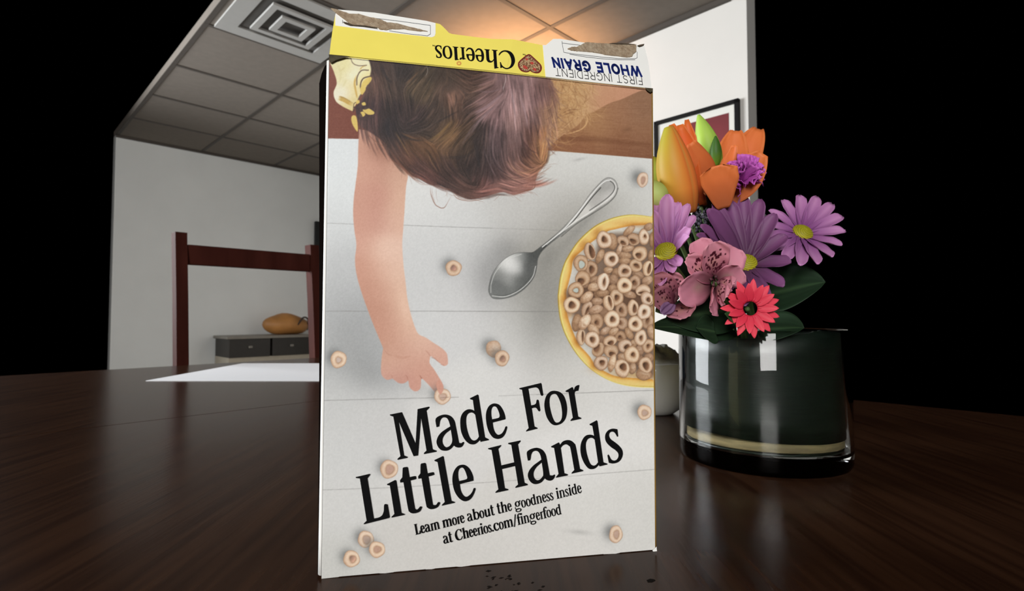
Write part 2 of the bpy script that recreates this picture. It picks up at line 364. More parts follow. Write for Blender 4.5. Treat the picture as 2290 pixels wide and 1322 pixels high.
def paint_front():
    # white painted boards, their greys also carrying the light falling on the box
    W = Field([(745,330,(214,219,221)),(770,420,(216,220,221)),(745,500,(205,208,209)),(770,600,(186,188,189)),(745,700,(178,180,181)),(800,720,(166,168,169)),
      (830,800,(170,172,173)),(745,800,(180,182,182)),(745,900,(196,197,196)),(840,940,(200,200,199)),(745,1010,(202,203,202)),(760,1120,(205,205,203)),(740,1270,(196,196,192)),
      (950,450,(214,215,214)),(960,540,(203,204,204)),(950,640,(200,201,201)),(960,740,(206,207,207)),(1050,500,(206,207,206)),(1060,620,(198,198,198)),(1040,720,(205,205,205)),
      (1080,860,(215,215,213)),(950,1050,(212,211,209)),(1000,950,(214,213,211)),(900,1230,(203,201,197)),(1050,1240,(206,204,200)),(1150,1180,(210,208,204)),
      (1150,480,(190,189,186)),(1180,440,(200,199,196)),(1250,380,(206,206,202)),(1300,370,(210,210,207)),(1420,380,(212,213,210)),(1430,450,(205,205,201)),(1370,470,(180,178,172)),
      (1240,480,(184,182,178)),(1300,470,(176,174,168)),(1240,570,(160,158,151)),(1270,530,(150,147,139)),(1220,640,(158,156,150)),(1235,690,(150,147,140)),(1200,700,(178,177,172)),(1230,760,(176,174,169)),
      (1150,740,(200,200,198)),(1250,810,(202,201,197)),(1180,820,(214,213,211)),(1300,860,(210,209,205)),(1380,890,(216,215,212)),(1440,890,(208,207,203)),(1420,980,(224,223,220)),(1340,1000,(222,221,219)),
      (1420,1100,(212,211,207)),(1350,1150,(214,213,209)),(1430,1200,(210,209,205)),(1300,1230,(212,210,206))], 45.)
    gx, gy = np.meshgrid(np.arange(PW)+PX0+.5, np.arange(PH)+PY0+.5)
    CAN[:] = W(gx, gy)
    seam = (118,116,114)
    for pts, a in (([(732,499),(800,502)], .45), ([(900,504),(1000,508),(1100,511)], .55), ([(1100,511),(1200,514),(1300,518)], .25), ([(724,696),(822,696)], .6), ([(916,696),(1080,696.5),(1250,697)], .65),
                   ([(720,896),(860,892),(1025,888)], .6), ([(1115,885),(1200,882)], .35), ([(1200,882),(1462,873)], .65), ([(719,1096),(860,1091),(1080,1079)], .5), ([(1080,1079),(1200,1070),(1300,1063)], .4), ([(1300,1062),(1464,1050)], .5)):
        stroke(pts, 1.3, 1.3, seam, a, False, 1.4)
    # shadows the printed things throw on the printed boards
    for x, y, rx, ry, an, a in ((775,760,60,70,.2,.16),(820,830,55,40,.5,.2),(940,868,24,20,.6,.16),(1120,600,60,58,-.7,.42),(1085,640,30,50,0,.18),(1130,555,30,26,-.5,.2),(1215,680,36,110,.15,.22),(1330,480,60,20,-.5,.1)):
        blob(x, y, rx, ry, an, (105,105,104), a)
    # timber behind the table
    T1 = Field([(745,160,(124,72,58)),(745,230,(116,62,48)),(770,280,(118,64,48)),(800,300,(112,60,46))], 40)
    fill([(700,100),(840,100),(840,312),(803,311),(700,309)], T1)
    for k in range(90):
        y = NR.uniform(130,308); x = NR.uniform(735,800)
        stroke([(x,y),(x+NR.uniform(10,40),y+NR.uniform(-1,1))], 1.2, 1.2, (96,48,36) if NR.random()<.55 else (140,86,66), .22)
    T2 = Field([(1240,330,(128,82,58)),(1300,325,(134,88,62)),(1380,330,(128,84,60)),(1450,340,(122,80,58)),(1260,310,(146,104,72)),(1350,300,(154,112,80)),(1440,305,(148,108,80)),(1380,250,(152,110,82)),(1440,240,(140,104,80)),(1320,270,(168,126,86))], 26)
    fill([(1200,160),(1480,160),(1480,356.5),(1457,355),(1226,337),(1200,335)], T2)
    fill([(1226,303),(1330,306),(1400,315),(1470,322),(1470,329),(1400,324),(1320,318),(1226,316)], (104,64,42), .4, 7)
    for k in range(160):
        y = NR.uniform(215,346); x = NR.uniform(1240,1440)
        if y > 338 + (x-1226)*.06: continue
        stroke([(x,y),(x+NR.uniform(14,50),y+NR.uniform(0,4))], 1.3, 1.3, (112,72,50) if NR.random()<.6 else (172,130,98), .2)
    blob(1402,290,10,5,-.3,(110,76,54),.4)
    # loose golden hair and skin at the right
    tan = smooth([(1210,165,1),(1458,205,1),(1434,203),(1390,222),(1363,231),(1330,249),(1311,258),(1290,282),(1262,300),(1244,314),(1228,330),(1212,326),(1216,280),(1225,230)])
    TF = Field([(1230,190,(176,136,96)),(1260,200,(190,154,108)),(1300,200,(186,150,108)),(1350,195,(192,146,114)),(1410,205,(190,140,112)),(1350,225,(188,138,108)),(1280,240,(188,150,104)),(1250,260,(176,134,92)),(1310,250,(190,150,112)),(1240,300,(170,130,96)),(1228,320,(196,156,120))], 22)
    fill(tan, TF, 1, 2)
    for k in range(260):
        x = NR.uniform(1222,1325); y = NR.uniform(168,262); an = NR.normal(1.15,.75)
        L = NR.uniform(12,46); c = NR.normal(0,.5)
        pts = [(x+math.cos(an+c*t)*L*t, y+math.sin(an+c*t)*L*t) for t in np.linspace(0,1,6)]
        col = ((216,184,136),(206,170,120),(150,108,70),(132,90,58),(190,150,104))[NR.integers(5)]
        stroke(pts, 1.5, .8, col, .38)
    for pts, w, c, a in (([(1250,180),(1262,200),(1270,214)],2,(120,78,50),.5),([(1255,255),(1275,246),(1302,244)],2,(110,70,48),.55),([(1252,262),(1270,254),(1290,250)],1.6,(120,80,54),.5),
        ([(1240,300),(1262,286),(1290,262),(1312,256)],1.6,(214,176,132),.7),([(1310,258),(1313,272),(1302,288),(1280,297),(1262,302)],3.4,(206,164,116),.8),([(1228,325),(1244,308),(1258,300),(1286,296)],2.4,(214,168,128),.6),
        ([(1300,170),(1310,200),(1330,215)],1.6,(210,176,126),.5),([(1320,170),(1338,188),(1345,206)],1.5,(212,176,130),.45),([(1363,231),(1350,250),(1340,262)],1.2,(190,148,108),.4),([(1255,290),(1275,272),(1300,262)],1.5,(150,108,76),.5),([(1262,180),(1255,215),(1264,238)],2.5,(130,88,56),.4)):
        stroke(smooth(pts,6,False), w, w*.7, c, a)
    for k in range(300):     # soft brown and golden curls leaving the crown
        x = NR.uniform(1212,1300); y = NR.uniform(162,335)
        if x > 1244+(330-y)*.45+10 or x > 1320: continue
        an = NR.normal(1.35,.5); L = NR.uniform(20,60); cu = NR.normal(0,.9)
        pts = [(x+math.cos(an+cu*t)*L*t, y+math.sin(an+cu*t)*L*t) for t in np.linspace(0,1,7)]
        if pts[-1][1] > 345 or pts[-1][0] > 1345: continue
        stroke(pts, NR.uniform(2,5), 1., ((168,124,82),(150,106,70),(206,164,116),(132,92,62),(190,146,100))[NR.integers(5)], .3, True, 2)
    # yellow shirt
    S = Field([(750,150,(220,212,166)),(775,150,(222,214,160)),(800,145,(230,222,188)),(770,180,(224,216,172)),(790,170,(232,228,204)),(760,205,(226,220,190)),(765,212,(230,226,210)),(790,200,(224,210,160)),(810,170,(232,224,176)),(815,185,(220,200,128)),(780,230,(214,198,140))], 11)
    shirt = smooth([(737,126,1),(842,126,1),(836,158),(832,178),(812,205),(800,226),(788,249,1),(766,238),(751,226),(746,207),(753,186),(747,162),(739,143,1)])
    fill(shirt, S, 1, 1.5)
    for pts, w, c, a in (([(799,166),(793,185),(797,210),(800,222)],5,(196,160,80),.8),([(804,158),(810,150),(822,146)],3,(190,158,86),.7),([(756,218),(770,224),(790,236)],11,(186,150,70),.85),([(756,216),(770,219),(793,233)],3,(150,118,60),.55),([(760,160),(772,150)],4,(206,192,140),.5),([(753,140),(762,165),(758,190)],5,(210,200,150),.5),([(776,176),(766,196)],5,(208,198,150),.5)):
        stroke(smooth(pts,6,False) if len(pts)>2 else pts, w, w*.7, c, a)
    # wooden-board table edge left of the arm stays white; now the arm
    arm = smooth([(802,289,1),(802,311),(801,338),(800,373),(795,414),(791,447),(790,482),(793,518),(797,547),(794,583),(798,616),(807,649),(818,681),(833,721),(845,750),(857,779,1),(854,798),(852,823),(854,839),(865,849),(878,846.5,1),(891,856),(903,857),(913,851,1),(917,867),(929,875),(940,868),(942,847,1),(946,848),(961,863),(974,878),(983,881),(991,872),(990,859),(980,841),(970,825),(961,812),(962,797,1),(967,798),(981,810),(992,818),(1001,814),(1001,801),(998,789),(987,778),(970,767),(952,755),(936,747),(927,729),(918,700),(911,667),(907,631),(903,598),(900,558),(900,536),(903,496),(905,467),(908,420),(912,390),(900,360),(870,300,1)])
    AF = Field([(812,320,(196,146,124)),(840,320,(186,136,114)),(865,340,(166,116,96)),(815,380,(202,152,130)),(845,380,(190,138,118)),(880,385,(192,146,124)),(898,400,(206,164,140)),(810,440,(196,144,124)),(850,440,(190,136,118)),(890,450,(210,168,144)),(805,500,(198,146,126)),(845,500,(194,142,124)),(885,500,(212,170,148)),(815,545,(204,154,134)),(850,555,(218,178,156)),(880,560,(222,186,166)),(812,600,(196,144,122)),(850,600,(206,160,138)),(885,610,(220,184,162)),(825,650,(190,138,116)),(860,650,(200,152,130)),(895,650,(218,180,156)),(845,700,(186,134,112)),(870,710,(196,148,126)),(905,700,(220,182,158)),(860,745,(190,138,116)),(890,750,(204,158,136)),(920,745,(216,176,152)),(880,780,(190,142,120)),(910,780,(204,158,138)),(945,770,(216,176,156)),(870,810,(204,160,138)),(900,815,(204,158,138)),(935,810,(204,156,136)),(975,785,(210,166,146)),(992,805,(208,160,142)),(862,842,(198,150,134)),(900,848,(186,134,120)),(928,855,(202,150,132)),(955,845,(200,148,130)),(978,868,(206,154,136)),(950,825,(198,148,128))], 20)
    fill(arm, lambda X, Y: AF(X, Y)*.93+np.array((16,15,15.)), 1, 1.5)
    for pts, w, c, a in (([(962,798),(958,790),(950,782)],3,(150,92,76),.3),([(944,848),(938,838)],2.5,(140,82,66),.6),([(962,798),(972,802),(984,812)],2.2,(150,88,70),.5),([(878,846),(876,838)],2,(160,104,88),.5),([(913,851),(910,842),(905,838)],2,(150,94,80),.5),([(858,780),(868,792),(884,796)],2,(160,112,94),.35),([(984,814),(996,818)],1.6,(176,112,96),.5),([(880,795),(900,800),(920,796)],7,(170,118,98),.22)):
        stroke(smooth(pts,6,False) if len(pts)>2 else pts, w, w*.6, c, a, True, 2)
    blob(862,560,22,40,.1,(232,200,182),.3); blob(905,690,8,40,-.25,(232,198,176),.3)
    for k in range(500):
        x, y = NR.uniform(792,990), NR.uniform(320,870)
        stroke([(x,y),(x+NR.uniform(2,7),y+NR.uniform(-1,1))], .9, .9, (224,186,166) if NR.random()<.5 else (170,118,98), .0 if poly_sd(arm[::6], np.array([[x]]), np.array([[y]]))[0,0] > -8 else .16)
    # hair
    hair = smooth([(818,118,1),(828,145),(829,163),(820,193),(806,226),(796,240),(798,262),(806,282),(829,297),(850,312),(862,327),(872,351),(894,373),(914,389),(938,401),(962,414),(984,416),(1006,428),(1028,440),(1052,447),(1078,443),(1102,436),(1124,431),(1148,437),(1167,431),(1189,424),(1197,404),(1205,384),(1216,371),(1223,350),(1225,331),(1219,316),(1226,296),(1240,250),(1244,215),(1236,190),(1226,160,1)])
    HS = [(850,140,(62,50,48)),(900,150,(46,40,41)),(950,160,(60,52,45)),(1000,170,(58,48,42)),(1060,165,(60,45,40)),(830,200,(82,64,60)),(880,200,(60,50,47)),(940,210,(74,64,53)),(1000,200,(70,58,52)),(1050,200,(72,58,53)),(1090,160,(92,74,74)),(1090,200,(98,78,78)),(1090,240,(128,104,108)),(830,240,(54,40,44)),(880,250,(43,34,36)),(930,250,(50,40,42)),(980,240,(60,50,46)),(1010,220,(112,87,77)),(1040,250,(60,48,45)),(830,275,(70,52,54)),(870,290,(33,27,31)),(920,290,(40,33,35)),(960,280,(56,46,42)),(1000,300,(98,78,56)),(1040,290,(72,57,46)),(880,330,(54,42,42)),(920,320,(88,64,46)),(960,340,(92,68,49)),(1000,330,(82,64,49)),(1040,330,(62,50,42)),(1070,300,(50,42,43)),(1080,350,(43,37,39)),(900,350,(78,54,46)),(950,370,(62,44,42)),(1000,370,(58,44,42)),(1050,370,(43,35,35)),(1090,380,(60,48,50)),(960,395,(84,58,57)),(1000,410,(60,46,46)),(1040,420,(76,58,56)),(1080,420,(108,78,77)),
      (1110,170,(108,88,92)),(1150,180,(124,102,106)),(1190,170,(134,110,113)),(1220,185,(110,85,82)),(1130,230,(132,109,113)),(1170,230,(146,121,124)),(1210,220,(116,91,93)),(1238,230,(134,103,88)),(1110,260,(106,86,90)),(1150,270,(140,115,116)),(1190,270,(110,88,88)),(1225,260,(146,115,95)),(1110,310,(84,70,74)),(1150,310,(108,88,89)),(1190,300,(80,58,54)),(1215,310,(156,117,84)),(1110,350,(72,60,63)),(1150,340,(97,77,77)),(1190,340,(76,55,51)),(1216,335,(166,123,84)),(1110,390,(68,54,55)),(1150,380,(112,86,82)),(1190,375,(134,98,82)),(1120,415,(124,94,91)),(1160,415,(136,102,97)),(1190,405,(140,102,94)),(1212,365,(156,117,89))]
    HF = Field([(x, y, tuple(v*k for v, k in zip(c_, (1.05, 1.0, .96)))) for x, y, c_ in HS], 12)
    fill(hair, HF, 1, 3)
    G = [(850,160,.3,1),(880,200,.3,1),(860,280,.2,1),(880,320,.5,.9),(920,350,.7,.7),(950,390,.9,.5),(1000,420,.95,.35),(1050,438,1,.1),(1100,428,1,-.2),(925,180,.7,-.7),(960,250,.6,-.8),(1003,230,.15,1),(1015,245,.1,1),(930,290,.94,-.35),(990,305,.75,-.65),(1050,290,.75,-.65),(905,325,.53,.85),(975,360,.35,.95),(1060,350,-.3,.95),(1080,400,-.25,.95),(1100,300,-.1,1),(1080,180,.9,-.3),(1100,220,.8,-.6),(1060,240,.85,-.45),(1130,170,.2,1),(1150,250,.1,1),(1190,250,.2,1),(1220,250,.25,.97),(1150,330,.1,1),(1190,330,.25,.95),(1110,340,.05,1),(1120,380,.5,.85),(1160,395,.9,.45),(1200,385,.85,-.5),(1217,340,.25,-.95),(1130,415,.95,.3),(1170,424,1,-.1),(1190,355,.8,.6),(1030,180,.8,.5),(970,190,.5,-.8),(830,240,-.2,1),(900,230,.2,1),(940,310,.8,.55),(1010,400,.7,.7)]
    ga = np.array([(x, y, *(lambda a: (math.cos(2*a), math.sin(2*a)))(math.atan2(dy, dx))) for x, y, dx, dy in G])
    def flow(x, y):
        w = 1/(((ga[:,0]-x)**2+(ga[:,1]-y)**2)/400+.3)**1.6
        return .5*math.atan2((w*ga[:,3]).sum(), (w*ga[:,2]).sum())
    inside = poly_sd(hair, gx[:360, 80:560], gy[:360, 80:560])
    def strand(x, y, L, w, gain, a, soft=1.):
        pts = [(x, y)]; an = flow(x, y); 
        if math.sin(an) < 0 and NR.random() < .8: an += math.pi
        for k in range(7):
            b = flow(*pts[-1])
            if math.cos(b-an) < 0: b += math.pi
            an = b + NR.normal(0, .05)
            pts.append((pts[-1][0]+math.cos(an)*L/7, pts[-1][1]+math.sin(an)*L/7))
        base = HF(np.array([x+(pts[-1][0]-x)*.4]), np.array([y+(pts[-1][1]-y)*.4]))[0]
        stroke(pts, w, w*.5, np.clip(base*gain*(np.array((1.03,1.,.95)) if x < 1090 else 1.)+(6 if gain > 1 else 0), 0, 255), a, True, 2.2 if w > 2.5 else 1.3)
    for phase, (n, w, amp) in enumerate(((500, 8., .26), (1000, 4.2, .34), (1000, 1.8, .42))):
        for k in range(n):
            x, y = NR.uniform(795, 1245), NR.uniform(120, 446)
            i, j = int(x-PX0-80), int(y-PY0)
            if not (0 <= i < 480 and 0 <= j < 360) or inside[j, i] > -3: continue
            g = 1+NR.normal(0, amp)
            strand(x, y, NR.uniform(30, 80) if phase < 2 else NR.uniform(26, 74), w*NR.uniform(.6, 1.2), np.clip(g, .5, 1.75), .5 if phase < 2 else .42)
    # particular locks
    for pts, w, c, a in (([(905,190),(922,175),(938,158)],5,(112,84,62),.6),([(1000,205),(1008,225),(1012,245)],5,(150,112,98),.6),([(1018,205),(1020,225),(1016,248)],3,(40,34,32),.6),([(957,318),(985,298),(1014,268)],7,(132,102,64),.55),([(975,322),(1005,300),(1035,278)],5,(120,92,60),.5),
        ([(883,294),(900,322),(922,362)],3.5,(126,96,62),.55),([(893,296),(925,310),(955,322)],4,(110,78,52),.55),([(955,340),(966,365),(982,388)],2.6,(140,106,76),.6),([(898,298),(940,294),(992,262)],2,(96,80,76),.6),([(1030,330),(1060,280),(1098,250)],5,(110,92,92),.5),([(1045,310),(1080,262),(1120,228)],6,(150,126,130),.45),
        ([(1060,255),(1090,238),(1130,205)],8,(158,132,138),.5),([(1068,205),(1100,205),(1140,190)],4,(126,102,106),.5),([(1080,330),(1095,370),(1110,400)],3,(110,90,94),.5),([(1085,270),(1082,330),(1090,385)],3,(36,30,34),.5),([(1095,330),(1110,372),(1150,400)],3,(42,34,38),.5),([(1100,300),(1104,350),(1130,392)],2.4,(128,106,108),.5),
        ([(1140,190),(1150,240),(1152,300)],6,(170,146,150),.45),([(1160,210),(1175,255),(1180,290)],5,(160,134,138),.5),([(1165,310),(1185,335),(1205,345)],4,(66,44,42),.55),([(1195,240),(1205,280),(1200,310)],4,(58,40,40),.5),([(1120,385),(1155,402),(1195,392)],2.6,(172,132,112),.55),([(1110,395),(1150,415),(1190,406)],2.2,(90,62,58),.6),([(1105,375),(1140,398),(1185,396)],2,(76,54,52),.55),([(1130,360),(1165,388),(1205,372)],2.4,(190,146,110),.5),
        ([(1212,372),(1222,350),(1222,330),(1214,318)],4,(196,150,100),.6),([(1228,200),(1240,230),(1248,260)],2,(150,112,90),.6),([(1222,230),(1240,262),(1246,290)],1.8,(134,100,84),.6),([(1225,180),(1232,200),(1258,205)],3,(120,80,62),.5),
        ([(850,140),(862,170),(880,190)],9,(34,30,33),.5),([(868,260),(866,290),(872,310)],11,(28,24,29),.55),([(890,300),(920,312),(950,316)],6,(34,28,30),.5),([(970,278),(1000,262),(1030,246)],5,(34,28,29),.4),([(980,352),(1040,350),(1075,318)],8,(38,32,33),.3),([(1060,300),(1068,350),(1075,390)],9,(40,36,38),.4)):
        stroke(smooth(pts,6,False), w, w*.55, c, a, True, 2)
    # curls across the shirt and wisps along the lower edge
    dk = (62,46,46)
    for pts, w, c, a in (([(784,130),(790,142),(803,147),(820,146)],2,(96,76,66),.8),([(824,157),(808,158),(799,172),(798,190)],2.6,(82,64,56),.8),([(830,170),(812,176),(806,192),(810,210)],2.8,(74,56,52),.85),([(800,228),(792,232),(790,246)],2,(96,70,44),.8),([(815,205),(805,215),(800,228)],3,(70,52,50),.7)):
        stroke(smooth(pts,6,False), w, w, c, a, False)
    for poly in ([(786,262),(791,258),(797,262),(800,280),(800,294),(795,290),(787,275)], [(811,246),(822,242),(836,250),(835,256),(822,256)], [(806,252),(813,250),(817,257),(809,262)], [(797,226),(803,224),(804,231),(798,233)], [(809,230),(816,229),(818,235),(811,236)], [(806,196),(814,192),(818,200),(810,212),(806,206)], [(814,180),(828,172),(831,178),(822,190),(808,195)]):
        fill(smooth(poly), (216,190,104), .95, 1.6)
    for pts, w, c, a in (([(797,247),(806,254),(812,264),(822,262)],2.4,dk,.9),([(792,240),(802,240),(815,244),(826,240)],3.4,dk,.85),([(800,262),(815,268),(836,262)],3,dk,.7),([(790,250),(800,234),(812,228)],2.4,dk,.7)):
        stroke(smooth(pts,6,False), w, w, c, a, False)
    br = (128,82,66)
    for pts, w, a in (([(820,296),(830,308),(845,320),(870,334)],1.8,.7),([(829,300),(850,312),(868,330)],1.2,.6),([(872,352),(880,362),(896,372),(914,392)],2.2,.6),([(900,372),(915,392),(940,400),(962,413)],1.8,.7),([(905,380),(925,400),(950,412),(966,416)],1,.6),([(916,394),(936,410),(958,416)],.9,.5),
        ([(962,416),(964,436),(972,456),(980,463),(988,466),(996,462),(1010,436)],1.7,.85),([(965,418),(968,440),(974,456)],.9,.5),([(982,415),(996,424),(1010,425)],1.4,.7),([(1010,428),(1022,444),(1048,450),(1078,446),(1100,438)],1.6,.7),([(1014,434),(1036,446),(1060,446)],1.2,.6),
        ([(1150,436),(1174,428),(1190,424),(1196,416),(1195,398)],2.2,.85),([(1172,426),(1180,410),(1194,402)],1.1,.5),([(1196,400),(1206,386),(1216,372)],1.2,.4),([(1122,432),(1108,446),(1103,450)],.8,.4),([(1000,424),(1000,434),(992,442)],.7,.3),([(975,416),(976,440),(980,456)],.7,.35)):
        stroke(smooth(pts,8,False), w, w*.8, br, a)
    for k in range(120):     # crown hair breaking its right outline
        y = NR.uniform(165,330); x = np.interp(y,[160,215,250,296,331],[1226,1243,1239,1225,1224])+NR.uniform(-8,4); L = NR.uniform(18,46); an = NR.normal(1.35,.22); cu = NR.normal(0,.5)
        pts = [(x+math.cos(an+cu*t)*L*t, y+math.sin(an+cu*t)*L*t) for t in np.linspace(0,1,6)]
        if pts[-1][1] < 350: stroke(pts, 2.4, 1., ((150,116,98),(124,92,82),(176,136,104),(110,80,74))[NR.integers(4)], .45, True, 1.6)
    for k in range(150):     # fine hairs over the outline
        t = NR.integers(0, len(hair)); x, y = hair[t] 
        if y < 330 or x < 860: continue
        an = flow(x, y)+NR.normal(0,.25); L = NR.uniform(14,36); s = -1 if NR.random()<.5 else 1
        pts = [(x+math.cos(an+.3*u)*L*u*s, y+math.sin(an+.3*u)*L*u*s-2+NR.uniform(0,3)) for u in np.linspace(0,1,5)]
        stroke(pts, 1.1, .6, (134,92,76), .4)
    blob(846,330,26,22,.7,(120,78,62),.35)
    # spoon
    blob(1300,505,70,9,-.86,(120,119,116),.28); blob(1225,575,16,30,.6,(110,109,106),.25)
    spoon = smooth([(1201,558,1),(1225,539),(1254,514),(1278,489),(1298,465),(1317,437),(1336,415),(1351,401),(1363,397.5),(1375,404),(1381,419),(1375,437),(1356,455),(1324,476),(1288,499),(1252,528),(1225,549),(1210,564),(1202,579),(1200,593),(1197,610),(1189,627),(1172,646),(1150,661),(1126,668),(1106,668.5),(1097,663),(1092,651),(1094,634),(1101,612),(1116,591),(1133,576),(1150,568),(1167,565),(1189,565)])
    SF = Field([(1365,410,(168,167,164)),(1350,425,(160,159,155)),(1360,440,(206,204,200)),(1330,450,(178,176,172)),(1310,475,(206,204,199)),(1285,490,(196,195,190)),(1255,515,(150,150,146)),(1225,545,(112,112,109)),(1205,563,(76,78,76)),(1190,575,(74,76,75)),(1180,600,(84,86,85)),(1195,600,(96,97,95)),(1165,575,(120,122,120)),(1150,575,(196,197,195)),(1143,590,(232,232,230)),(1132,600,(206,207,205)),(1155,600,(190,191,189)),(1120,615,(130,131,129)),(1110,640,(106,108,107)),(1140,625,(150,151,149)),(1160,630,(104,106,104)),(1130,650,(110,112,110)),(1105,660,(116,118,116)),(1172,630,(90,92,90))], 10)
    fill(spoon, SF, 1, 1.3)
    sp = list(spoon)+[spoon[0]]
    stroke(sp, 1.3, 1.3, (70,70,68), .5, False)
    for pts, w, c, a in (([(1212,553),(1256,517),(1282,489),(1303,462),(1322,437),(1340,416),(1354,405),(1365,403)],2.2,(236,236,233),.95),([(1214,555),(1260,516),(1285,491),(1306,464),(1325,440),(1343,420)],2.2,(58,58,56),.9),([(1365,402),(1373,408),(1377,420),(1370,436),(1352,452),(1320,474),(1286,496),(1250,524)],1.8,(232,231,227),.9),([(1364,405),(1371,411),(1374,421),(1367,434),(1350,449),(1318,471)],1.5,(64,64,62),.9),([(1382,421),(1375,439),(1357,457),(1325,478),(1289,501),(1254,530)],1.7,(78,78,75),.75),([(1222,548),(1262,514),(1290,490)],1.6,(226,225,221),.8),([(1208,562),(1230,542),(1262,517)],1.2,(40,42,40),.7),
        ([(1097,655),(1098,635),(1106,612),(1121,593),(1140,578),(1165,569)],1.5,(206,207,204),.85),([(1100,662),(1126,664),(1150,656),(1172,641),(1190,620),(1197,596)],1.6,(228,228,225),.85),([(1104,660),(1128,661),(1150,653),(1170,638),(1186,618)],1.2,(70,72,70),.6)):
        stroke(smooth(pts,6,False), w, w, c, a, False)
    # yellow bowl
    def z5(p): return [(1230+x/6.296, 470+y/6.296) for x, y in p]
    def z6(p): return [(1230+x/6.296, 660+y/6.296) for x, y in p]
    outer = z5([(1500,108),(1420,98),(1260,76),(1100,72),(900,110),(700,190),(540,300),(380,460),(260,640),(190,780),(140,960),(115,1150)])+z6([(110,50),(130,280),(190,500),(300,720),(440,910),(600,1060),(800,1180),(1000,1250),(1200,1282),(1440,1292),(1560,1290)])
    inner = z5([(1500,208),(1420,205),(1150,222),(900,275),(800,305),(600,440),(480,545),(330,690),(300,850),(270,980),(230,1130)])+z6([(225,30),(240,280),(330,540),(400,690),(490,790),(560,870),(640,990),(800,1090),(930,1140),(1150,1165),(1440,1185),(1560,1185)])
    fill(smooth(outer,5)[:-5], (232,200,124), 1, 1.5)
    op = smooth(outer,6,False)
    stroke(op, 2.2, 2.2, (168,142,52), .95, False)
    stroke(op+(3.2,1.2), 3, 3, (246,226,140), .7, False, 2)
    def lerp(k): return smooth([(a[0]*(1-k)+b[0]*k, a[1]*(1-k)+b[1]*k) for a, b in zip([outer[min(i*len(outer)//len(inner), len(outer)-1)] for i in range(len(inner))], inner)],6,False)
    ip = smooth(inner,6,False)
    for o, w, c, a in ((-7,10,(232,186,96),.45),(-4,7,(216,156,72),.5),(-1.5,5,(190,122,52),.55)):
        stroke(ip+(o*.8,0), w, w, c, a, False, 5)
    fill(smooth(inner,5)[:-5], (208,205,196), 1, 1.6)
    blob(1318,545,22,14,-.8,(120,70,26),.0)
    for x, y in ((1334,520),(1303,548),(1284,575),(1262,668),(1272,702),(1292,762),(1330,815)):
        blob(x, y, 9, 13, .7, (176,106,38), .5)
    blob(1425,840,60,10,.1,(206,146,60),.5); blob(1425,502,40,6,.05,(184,116,50),.5)
    fill(smooth(z5([(700,420),(900,330),(1100,330),(1400,330),(1500,330),(1500,1300),(300,1300),(420,1050),(560,900),(620,680)]),5), (96,68,50), .72, 12)
    fill(smooth(z6([(300,-100),(1500,-100),(1500,1050),(1300,1100),(1000,980),(800,860),(640,740),(500,560),(360,400),(300,150)]),5), (98,70,52), .72, 12)
    def ring(cx, cy, rx, ry, ang, hole, br, hcol=(74,48,36), warm=0.):
        r = max(rx, ry)+2; b = box_of([(cx-r,cy-r),(cx+r,cy+r)], 1)
        if b[1] <= b[0] or b[3] <= b[2]: return
        X, Y = grid_of(b); a = math.radians(ang); c, s = math.cos(a), math.sin(a)
        dx, dy = X-cx, Y-cy; u = (dx*c+dy*s)/rx; v = (-dx*s+dy*c)/ry
        th = np.arctan2(v, u); wob = 1+.03*np.sin(3*th+cx)+.02*np.sin(5*th+cy)
        d = np.hypot(u, v)/wob; m = min(rx, ry)
        cov = np.clip((1-d)*m+.5, 0, 1)
        lit = np.clip(.5+.5*(dx/rx*.45-dy/ry*.2), 0, 1) if hole is not None else np.clip(.5+.35*(dx/rx-dy/ry), 0, 1)
        if hole is not None:
            ox, oy, ha, hb = hole
            hx, hy = (u-ox)/ha, (v-oy)/hb; dh = np.hypot(hx, hy)*(1+.08*np.sin(3*np.arctan2(hy,hx)+cy))
            di = np.maximum(dh-1, 0)*min(ha, hb); t = di/(di+np.maximum(1-d, 0)+1e-6)
            e = .30+.70*np.sin(np.pi*np.clip(t, 0, 1))**.75
            e = e*(.72+.36*lit) + .12*(hx*0+np.clip(-(hx*.7+hy*.3)/np.maximum(dh,.3),-1,1))*(t < .45)
            hc = np.clip((1-dh)*min(rx*ha, ry*hb)/1.6+.5, 0, 1)
        else:
            sp_ = vnoise(X.shape, 3, int(cx*3+cy)); e = (.30+.70*np.sqrt(np.clip(1-d*d, 0, 1)))*(.66+.44*lit)*(.88+.24*sp_)-.20*np.exp(-((v-.25)/.16)**2)*np.clip(1-u*u*1.6,0,1)*(.4+.6*math.sin(cx*3)**2); hc = np.zeros_like(d)
        e = e*min(br*1.12+.06, 1.1) + (NR.random(X.shape)-.5)*.13
        e = np.clip(e, 0, 1)[..., None]
        dark, mid, hi = np.array((94,66,46.)), np.array((178,142,112.)), np.array((234,212,188.))
        tw = math.sin(cx*7+cy*5); tint = np.array((1, 1-.008*tw, 1-.03*tw))
        col = np.where(e < .55, dark+(mid-dark)*(e/.55), mid+(hi-mid)*((e-.55)/.45))*tint
        hg = np.clip(.5+.9*((u-ox)/ha*.5+(v-oy)/hb*.4), 0, 1)[..., None] if hole is not None else 0
        hcol = np.array(hcol, float); hcol = hcol*(.72+.75*hg) if hcol.sum() < 400 else hcol
        col = col*(1-hc[..., None])+hcol*hc[..., None]
        if warm: col = col*(1-warm)+np.array((216,190,172.))*warm
        put(b, cov, col)
